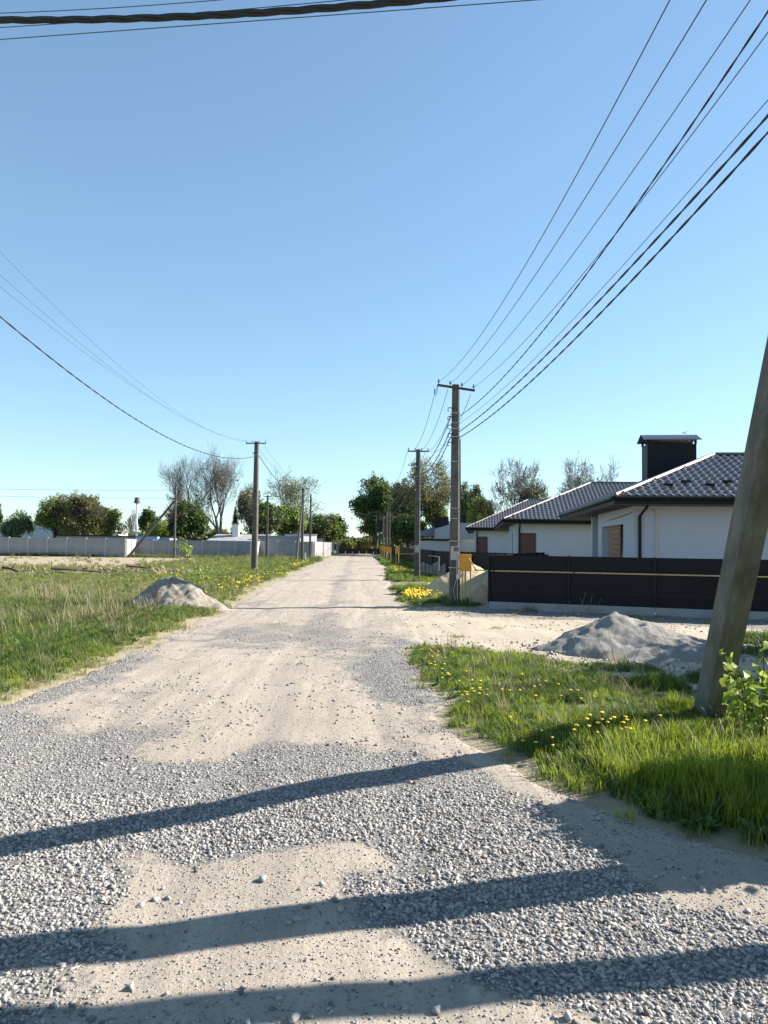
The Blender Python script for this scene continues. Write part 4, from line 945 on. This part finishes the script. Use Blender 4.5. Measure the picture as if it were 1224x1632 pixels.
for o in bpy.data.objects:
    if o.get('label', '').startswith('low grey-roofed house'): b.build('roof', PANEL, o)
simple('tarp_shed', [('wall', (0, 0, 1.1), (2.4, 2.4, 2.2), mat('blue_paint', (.18, .34, .62), .5)), ('roof', (0, 0, 2.3), (2.7, 2.7, .28), MATS['blue_paint'])], WHITE, (-26.5, 97, 0), 0, 'small bright blue hut just over the wall', 'hut')
simple('long_shed', [('wall', (0, 0, 1.2), (14, 4, 2.4), MATS['blue_grey_metal']), ('roof', (0, 0, 2.46), (14.4, 4.4, .1), DARKT)], WHITE, (-31, 99, 0), 0, 'long low dark-roofed shed behind the left wall', 'shed')
wh = simple('warehouse', [('wall', (0, 0, 2.6), (30, 14, 5.2), mat('pale_cladding', (.33, .40, .47), .6)), ('roof', (0, 0, 5.3), (30.6, 14.6, .25), DARKT), ('door', (9.2, -7.03, 2.4), (5, .08, 4.2), RUST)], WHITE, (-72, 172, 0), 0, 'distant pale warehouse at the far left edge', 'warehouse')
simple('white_building', [('wall', (0, 0, 1.7), (9, 6, 3.4), WHITE), ('roof', (0, 0, 3.45), (9.4, 6.4, .1), PANEL)], WHITE, (-50.5, 150, 0), 0, 'small white building glimpsed between the left trees', 'building')
dfn = empty('dark_fence', (-4.0, 137.5, 0), 0, label='dark low fence closing the far end of the road', cat='fence')
for k in range(7): b = MB(); b.box((k*1.25+.6, 0, .5), (1.2, .05, 1.0)); b.build('fence_panel', mat('dark_boards', (.03, .022, .018), .8), dfn)

# ------------------------------------------------------------------ trees
LEAF = {'dark': leafmat('leaf_dark', (.036, .070, .020), (.12, .18, .045), .4), 'olive': leafmat('leaf_olive', (.10, .115, .035), (.24, .24, .08), .4),
        'lime': leafmat('leaf_lime', (.14, .18, .03), (.32, .36, .09), .45), 'fresh': leafmat('leaf_fresh', (.085, .14, .03), (.25, .32, .085), .4),
        'pale': leafmat('leaf_pale', (.10, .12, .06), (.22, .24, .12), .4), 'blue': leafmat('leaf_bluegreen', (.06, .10, .05), (.19, .24, .12), .35)}
def skeleton(r, h, spread, depth, clear=.25, up=.5, trunks=1, dens=3):
    """segments (p, q, r0, r1) and twig tips"""
    segs = []; tips = []
    def grow(p, d, ln, rad, lv):
        n = 3 if lv < depth-1 else 2; q = p
        for i in range(n):
            d = (d+Vector((r.gauss(0, .13), r.gauss(0, .13), .05+.06*up))).normalized(); q2 = q+d*ln/n; r0 = rad*(1-.35*i/n); r1 = rad*(1-.35*(i+1)/n)
            segs.append((q, q2, r0, r1)); q = q2
            if lv < depth and (i > 0 or lv > 0):
                for _ in range(dens if i == n-1 else (1 if lv > 0 else dens-1)):
                    a = r.uniform(0, 6.283); t = r.uniform(.45, .95)*spread; side = Vector((math.cos(a), math.sin(a), 0)); side = (side-d*side.dot(d)).normalized()
                    nd = (d*math.cos(t)+side*math.sin(t)).normalized(); nd.z += .10*up
                    grow(q, nd.normalized(), ln*r.uniform(.55, .82), r1*r.uniform(.5, .72), lv+1)
        if lv >= depth-1: tips.append((q, lv))
    for k in range(trunks):
        d = Vector((r.gauss(0, .05+.13*(trunks > 1)), r.gauss(0, .1), 1)).normalized()
        grow(Vector((r.gauss(0, .2*(trunks > 1)), 0, 0)), d, h*clear*1.5, h*.017+.06, 0)
    return segs, tips
def tube_arrays(segs, n, rmin):
    P = np.array([s[0] for s in segs]); Q = np.array([s[1] for s in segs]); r0 = np.maximum(np.array([s[2] for s in segs]), rmin); r1 = np.maximum(np.array([s[3] for s in segs]), rmin)
    d = Q-P; d /= np.linalg.norm(d, axis=1, keepdims=True)+1e-9; ref = np.where(np.abs(d[:, 2:3]) < .9, np.array([[0, 0, 1.]]), np.array([[1., 0, 0]]))
    a = np.cross(d, ref); a /= np.linalg.norm(a, axis=1, keepdims=True); b = np.cross(d, a); V = []
    for (C, rr) in ((P, r0), (Q, r1)):
        for j in range(n): t = 2*math.pi*j/n; V.append(C+(a*math.cos(t)+b*math.sin(t))*rr[:, None])
    V = np.stack(V, 1); m = len(segs); base = (np.arange(m)*2*n)[:, None]
    Fq = np.concatenate([np.stack([base[:, 0]+j, base[:, 0]+(j+1) % n, base[:, 0]+n+(j+1) % n, base[:, 0]+n+j], 1) for j in range(n)])
    return V.reshape(-1, 3), Fq
def tree(x, y, h, w, kind, leafn, label, seed, bare=False, lsize=.3, dens=3, trunks=1, depth=5, cl=.25, spread=1.0, group='trees behind the walls and houses', up=.5, rmin=.018, bark=None, clump=.8, bottom=.25):
    r = random.Random(seed); root = empty('tree', (x, y, 0), 0, label=label, cat='tree', group=group)
    segs, tips = skeleton(r, h, spread, depth, cl, up, trunks, dens)
    leafn = int(leafn*(2.3 if leafn > 1000 else 1)); lsize *= .66; kdim = h*w
    A_ = np.array([s[1] for s in segs]); zmax = np.percentile(A_[:, 2], 98.5); wx = np.percentile(np.abs(A_[:, 0]), 97)+1e-6; sc = np.array([w/2/wx, w/2/wx, h/zmax*.985])
    segs = [(np.array(p)*sc, np.array(q)*sc, a, b) for p, q, a, b in segs]
    big = [s for s in segs if s[2] > .07]; sm_ = [s for s in segs if s[2] <= .07]
    V, Fq = tube_arrays(big, 6, .03); link('trunk', npmesh('trunk', V, Fq, bark or BARK, smooth=True), root)
    if sm_: V, Fq = tube_arrays(sm_, 3, rmin); link('branches', npmesh('branches', V, Fq, bark or BARK), root)
    if leafn:
        T = np.array([t[0] for t in tips])*sc; g = np.random.default_rng(seed+500)
        T = T[T[:, 2] > h*bottom] if (T[:, 2] > h*bottom).sum() > 20 else T
        sh = np.sin(T[:, 0]*9.5/w*1.3+seed)+np.sin(T[:, 1]*9.5/w+seed*2.1)+np.sin(T[:, 2]*11/h+seed*.7); wgt = (.3+g.random(len(T))**1.5)*np.clip(.75+sh*.6, .03, 2); wgt /= wgt.sum()
        off = g.normal(size=(leafn, 3)); off /= np.linalg.norm(off, axis=1, keepdims=True); off *= g.random((leafn, 1))**.6
        c = T[g.choice(len(T), leafn, p=wgt)]+off*clump*1.25*np.array([1, 1, .75])
        el = (c[:, 0]/(w*.54))**2+(c[:, 1]/(w*.6))**2+((c[:, 2]-h*.52)/(h*.52))**2
        el += .35*(np.sin(c[:, 0]*3.1*8/w+seed)+np.sin(c[:, 2]*2.3*10/h+seed*1.7)+np.sin(c[:, 1]*2.7*8/w))*.5
        c = c[(el < 1.0+.25*g.random(leafn)) & (c[:, 2] > .3)]; leafn = len(c)
        s = lsize*g.uniform(.5, 1.3, leafn); u = g.normal(size=(leafn, 3)); u /= np.linalg.norm(u, axis=1, keepdims=True); q = g.normal(size=(leafn, 3)); q[:, 2] *= .6; v = np.cross(u, q); v /= np.linalg.norm(v, axis=1, keepdims=True)
        V = np.stack([c+u*s[:, None], c+v*s[:, None]*.6, c-u*s[:, None], c-v*s[:, None]*.6], 1).reshape(-1, 3)
        link('crown', npmesh('crown', V, np.arange(leafn*4).reshape(-1, 4), LEAF[kind], g.random(leafn)), root)
    return root
def tx(px, Y): return (px-577)/1224*Y
def th(top, px, Y): return (865.5+.0122*(px-576)-top)/1224*Y+2
def T(px, top, wpx, Y, kind, leafn, label, seed, **k):
    tree(tx(px, Y), Y, th(top, px, Y), wpx/1224*Y, kind, leafn, label, seed, **k)
T(0, 803, 22, 115, 'dark', 1600, 'dark tree cut by the left picture edge', 1, depth=4)
T(40, 819, 42, 112, 'blue', 3600, 'small round blue-green tree at the left over the wall', 2, lsize=.24, depth=4, cl=.2, clump=.7, bottom=.1)
T(95, 797, 66, 110, 'fresh', 7500, 'broad leafing tree, left of the pair over the wall', 3, lsize=.26, trunks=3, cl=.14, clump=.8, bottom=.08)
T(137, 796, 66, 108, 'olive', 7500, 'olive budding tree, right of the broad pair over the wall', 4, lsize=.24, trunks=3, cl=.14, clump=.7, bottom=.08)
T(185, 813, 52, 112, 'lime', 3800, 'yellow-green half-bare tree right of the broad pair', 5, lsize=.24, trunks=2, cl=.16, bottom=.1)
T(217, 815, 22, 118, 'pale', 0, 'thin bare sapling left of the white lamp pole', 6, depth=4, bark=BARKG)
T(245, 816, 32, 116, 'dark', 3400, 'dark round tree right of the white lamp pole', 7, lsize=.3, depth=4, cl=.14, bottom=.1)
T(262, 832, 48, 110, 'lime', 2800, 'low yellow-green bush behind the slanting brace', 8, lsize=.24, trunks=3, depth=4, cl=.12, bottom=.05)
T(303, 722, 88, 112, 'pale', 0, 'tall leafless tree, left of the bare pair', 9, trunks=2, depth=6, dens=2, cl=.22, spread=.95, up=.8, bark=BARKG, rmin=.008)
T(357, 730, 84, 114, 'pale', 300, 'tall leafless tree, right of the bare pair', 10, trunks=2, depth=6, dens=2, cl=.24, spread=.98, up=.7, bark=BARKG, rmin=.008)
T(306, 803, 56, 104, 'dark', 6500, 'dense dark green tree behind the thin braced pole', 11, lsize=.3, trunks=2, cl=.14, clump=.75, bottom=.05)
T(345, 845, 60, 125, 'olive', 1800, 'low olive brush between the dark tree and the chimney stack', 12, lsize=.3, trunks=3, depth=4, cl=.1, bottom=.0)
T(405, 778, 46, 118, 'pale', 1500, 'half-bare budding tree just behind the tall lone pole', 14, depth=5, bark=BARKG)
T(422, 806, 52, 108, 'dark', 4800, 'dark green tree right of the tall lone pole', 15, lsize=.28, trunks=2, cl=.14, bottom=.05)
T(462, 808, 48, 112, 'fresh', 5200, 'round green tree under the large half-bare tree', 16, lsize=.28, trunks=2, cl=.14, bottom=.05)
T(478, 755, 90, 118, 'pale', 3800, 'large spreading half-bare tree by the road on the left', 17, clump=1.1, depth=5, dens=2, cl=.3, spread=1.0, bark=BARKG, lsize=.15)
T(500, 822, 50, 124, 'dark', 5000, 'dark bushy tree behind the wall corner pole', 18, lsize=.3, trunks=2, cl=.12, bottom=.02)
T(531, 823, 50, 130, 'fresh', 6500, 'light green tree leaning over the roadside wall', 19, lsize=.3, trunks=2, cl=.14, bottom=.05)
# far end
for i, (px, top, wd, Yd, kd, lb) in enumerate(((552, 862, 26, 150, 'olive', 'low olive bush left end of the hedge across the road end'), (568, 860, 26, 155, 'dark', 'dark bush in the hedge across the road end'), (584, 858, 26, 152, 'olive', 'brownish bush right end of the hedge across the road end'))):
    T(px, top, wd+10, Yd, kd, 2600, lb, 30+i, lsize=.34, trunks=3, depth=4, cl=.1, bottom=0)
T(603, 762, 74, 138, 'dark', 9500, 'tall dark leafy tree left of the centre pair', 20, lsize=.34, depth=5, cl=.18, clump=1.0, bottom=.1)
T(597, 818, 46, 134, 'dark', 4200, 'low dark tree under the crown of the tall leafy one', 27, lsize=.34, trunks=2, cl=.12, bottom=0)
T(640, 772, 52, 132, 'blue', 4800, 'grey-green tree between the two tall centre trees', 21, lsize=.3, depth=5, cl=.2)
T(677, 733, 92, 124, 'olive', 4300, 'tall budding tree behind the second pole', 22, depth=5, dens=2, cl=.24, lsize=.26, clump=.8, trunks=2, up=.9)
T(690, 790, 44, 122, 'lime', 2600, 'yellow-green tree in front of the tall budding one', 23, lsize=.26, depth=5, cl=.2)
T(625, 825, 44, 128, 'dark', 5200, 'low dark tree behind the distant orange boxes', 24, lsize=.34, trunks=2, cl=.12, bottom=0)
T(655, 825, 56, 118, 'dark', 5600, 'low dark tree behind the furthest white house', 25, lsize=.34, trunks=3, cl=.12, bottom=0)
T(740, 772, 34, 118, 'blue', 2600, 'slim blue-green tree right of the near pole top', 26, lsize=.26, depth=5)
T(766, 796, 48, 112, 'lime', 4200, 'yellow-green tree over the third roof', 27, lsize=.28, trunks=2, cl=.16)
T(760, 778, 30, 118, 'blue', 1500, 'small dark top rising left of the third roof', 33, lsize=.26)
T(823, 733, 66, 116, 'pale', 300, 'bare spreading tree over the gap between roofs', 28, depth=6, dens=2, cl=.28, bark=BARKG, spread=1.0)
T(857, 767, 52, 112, 'blue', 4200, 'leafy grey-green tree right of the bare one over the roofs', 29, lsize=.26, trunks=2, cl=.2)
T(942, 735, 92, 118, 'pale', 300, 'wide bare tree left of the dark chimney', 34, depth=6, dens=2, cl=.3, bark=BARKG, spread=1.05, trunks=2)
T(1118, 729, 40, 120, 'blue', 1500, 'treetop just showing right of the dark chimney', 35, lsize=.28)
# spruce
def spruce(x, y, h, w, label, seed):
    root = empty('spruce_tree', (x, y, 0), label=label, cat='tree', group='trees behind the walls and houses'); g = np.random.default_rng(seed)
    b = MB(); b.tube([(0, 0, 0), (0, 0, h)], .16, 6, 0, .02); b.build('trunk', BARK, root); n = 3800
    z = h*(1-g.random(n)**.6*.92); lay = .5+.5*np.sin(z*7); rr = (h-z)/h*w/2*np.sqrt(g.random(n))*(.65+.45*lay); a = g.uniform(0, 6.28, n)
    c = np.stack([rr*np.cos(a), rr*np.sin(a), z-.25*rr], 1); s = .2*g.uniform(.5, 1.2, n); u = np.stack([np.cos(a), np.sin(a), -.35+0*a], 1); v = np.stack([-np.sin(a), np.cos(a), 0*a], 1)
    V = np.stack([c+u*s[:, None]*1.5, c+v*s[:, None]*.5, c-u*s[:, None], c-v*s[:, None]*.5], 1).reshape(-1, 3)
    link('crown', npmesh('crown', V, np.arange(n*4).reshape(-1, 4), LEAF['dark'], g.random(n)), root)
spruce(tx(377, 108), 108, th(808, 377, 108), 2.6, 'dark pointed spruce beside the white chimney stack', 41)
# far-off wood
def wood(name, x0, x1, y, h, n, seed, label):
    g = np.random.default_rng(seed); x = g.uniform(x0, x1, n); e = h*(.5+.7*fbm(x*.12, x*0, seed)); z = e*g.random(n)**.7; yy_ = y+g.normal(size=n)*4; c = np.stack([x, yy_, z], 1)
    s = .6*g.uniform(.5, 1.2, n); u = g.normal(size=(n, 3)); u /= np.linalg.norm(u, axis=1, keepdims=True); v = np.cross(u, g.normal(size=(n, 3))); v /= np.linalg.norm(v, axis=1, keepdims=True)
    V = np.stack([c+u*s[:, None], c+v*s[:, None]*.6, c-u*s[:, None], c-v*s[:, None]*.6], 1).reshape(-1, 3)
    o = link(name, npmesh(name, V, np.arange(n*4).reshape(-1, 4), LEAF['dark'], g.random(n))); tag(o, label, 'wood', kind='stuff')
wood('distant_wood', -90, 60, 190, 4.2, 15000, 4, 'low far-off line of trees along the horizon')

# tree just outside the frame on the right, shading the ground behind the strut
tree(14.2, 14.2, 6.0, 5.2, 'fresh', 9000, 'leafy young tree out of view at the right', 61, lsize=.13, depth=5, cl=.2, clump=.45, group='trees outside the picture', trunks=2)

# ------------------------------------------------------------------ leafy shrubs at the right edge
SHL = leafmat('shrub_leaf', (.17, .25, .03), (.34, .42, .08), .5, .45, .4)
def leaf_mesh(k):
    r = np.random.default_rng(k); pr = [(0, .05), (.2, .55), (.45, .62), (.7, .42), (1, .02)]; v = []; f = []
    for t, w in pr:
        dr = -.35*t*t+r.uniform(-.03, .03)
        v += [(t, -w*.55, dr+.12*w), (t, 0, dr), (t, w*.55, dr+.10*w)]
    for i in range(4): f += [(3*i, 3*i+1, 3*i+4, 3*i+3), (3*i+1, 3*i+2, 3*i+5, 3*i+4)]
    return npmesh('leaf', v, f, SHL, [r.random()*.6+.2]*8)
LEAVES = [leaf_mesh(i) for i in range(5)]
def shrub(x, y, h, nst, nleaf, ls, label, seed, rad=.5, stems_out=.5):
    r = random.Random(seed); z0 = g1(x, y); root = empty('leafy_shrub', (x, y, z0), label=label, cat='shrub'); b = MB(); pts = []
    for k in range(nst):
        a = r.uniform(0, 6.28); q = rad*r.random()*.6; p = Vector((q*math.cos(a), q*math.sin(a), -.05)); d = Vector((math.cos(a)*stems_out*r.random(), math.sin(a)*stems_out*r.random(), 1)).normalized(); hh = h*r.uniform(.6, 1.05); path = [p]
        for i in range(6): d = (d+Vector((r.gauss(0, .12), r.gauss(0, .12), .02))).normalized(); p = p+d*hh/6; path.append(p)
        b.tube(path, .009, 5, 0, .003)
        for i in range(2, 7): pts += [(path[i], path[i]-path[i-1])]*(2 if i < 6 else 3)
        for j in range(4):
            i = r.randint(2, 5); a2 = r.uniform(0, 6.28); e = path[i]+Vector((math.cos(a2), math.sin(a2), .7))*h*.16; b.tube([path[i], e], .004, 4, 0, .002); pts += [(e, e-path[i])]*4
    b.build('stems', BARK, root)
    for k in range(nleaf):
        p, d = r.choice(pts); o = bpy.data.objects.new('leaf', r.choice(LEAVES)); COL.objects.link(o); o.parent = root; s = ls*r.uniform(.55, 1.2)
        o.location = p+Vector((r.gauss(0, .03), r.gauss(0, .03), r.gauss(0, .04))); o.scale = (s, s, s); o.rotation_euler = (r.gauss(0, .5), r.gauss(.25, .5), r.uniform(0, 6.28))
    return root
shrub(3.98, 7.5, .98, 12, 280, .115, 'large-leaved light green shrub at the right picture edge', 1, .36)
shrub(4.2, 8.3, .55, 8, 150, .065, 'small pale shrub at the right foot of the leaning strut', 2, .16)
shrub(4.45, 6.3, 1.35, 12, 260, .11, 'light green shrub out of view beside the near pole', 3, .55)
shrub(3.75, 5.9, 1.0, 10, 200, .10, 'smaller light green shrub out of view in front of the near pole', 4, .4)
shrub(-6.0, 28.5, 1.3, 8, 140, .12, 'weedy green bush behind the pale soil heap', 5, .7)
shrub(-19.2, 85.4, 2.0, 10, 160, .3, 'green bush at the foot of the thin braced pole', 6, .8)

tree(4.15, 6.05, 1.75, 1.5, 'fresh', 2600, 'dense low bush out of view beside the near pole', 71, lsize=.085, depth=4, cl=.12, clump=.13, trunks=3, bottom=0, group='trees outside the picture')
tree(3.95, 5.45, 1.35, 1.2, 'fresh', 2200, 'dense low bush out of view in front of the near pole', 72, lsize=.08, depth=4, cl=.12, clump=.12, trunks=3, bottom=0, group='trees outside the picture')
# bird
bd = MB(); bd.tube([(-.14, 0, 0), (0, 0, .01), (.16, 0, 0)], .035, 6, 0, .015); bd.add([(0, 0, .02), (.08, 0, .02), (-.02, .28, .10), (-.06, .26, .1)], [(0, 1, 2, 3)]); bd.add([(0, 0, .02), (.08, 0, .02), (-.02, -.28, .10), (-.06, -.26, .1)], [(0, 1, 2, 3)])
tag(bd.build('bird', BLACK, loc=(tx(1098, 45), 45, 2+(871.9-688)/1224*45), rz=R(200)), 'tiny dark bird flying above the chimney house', 'bird')
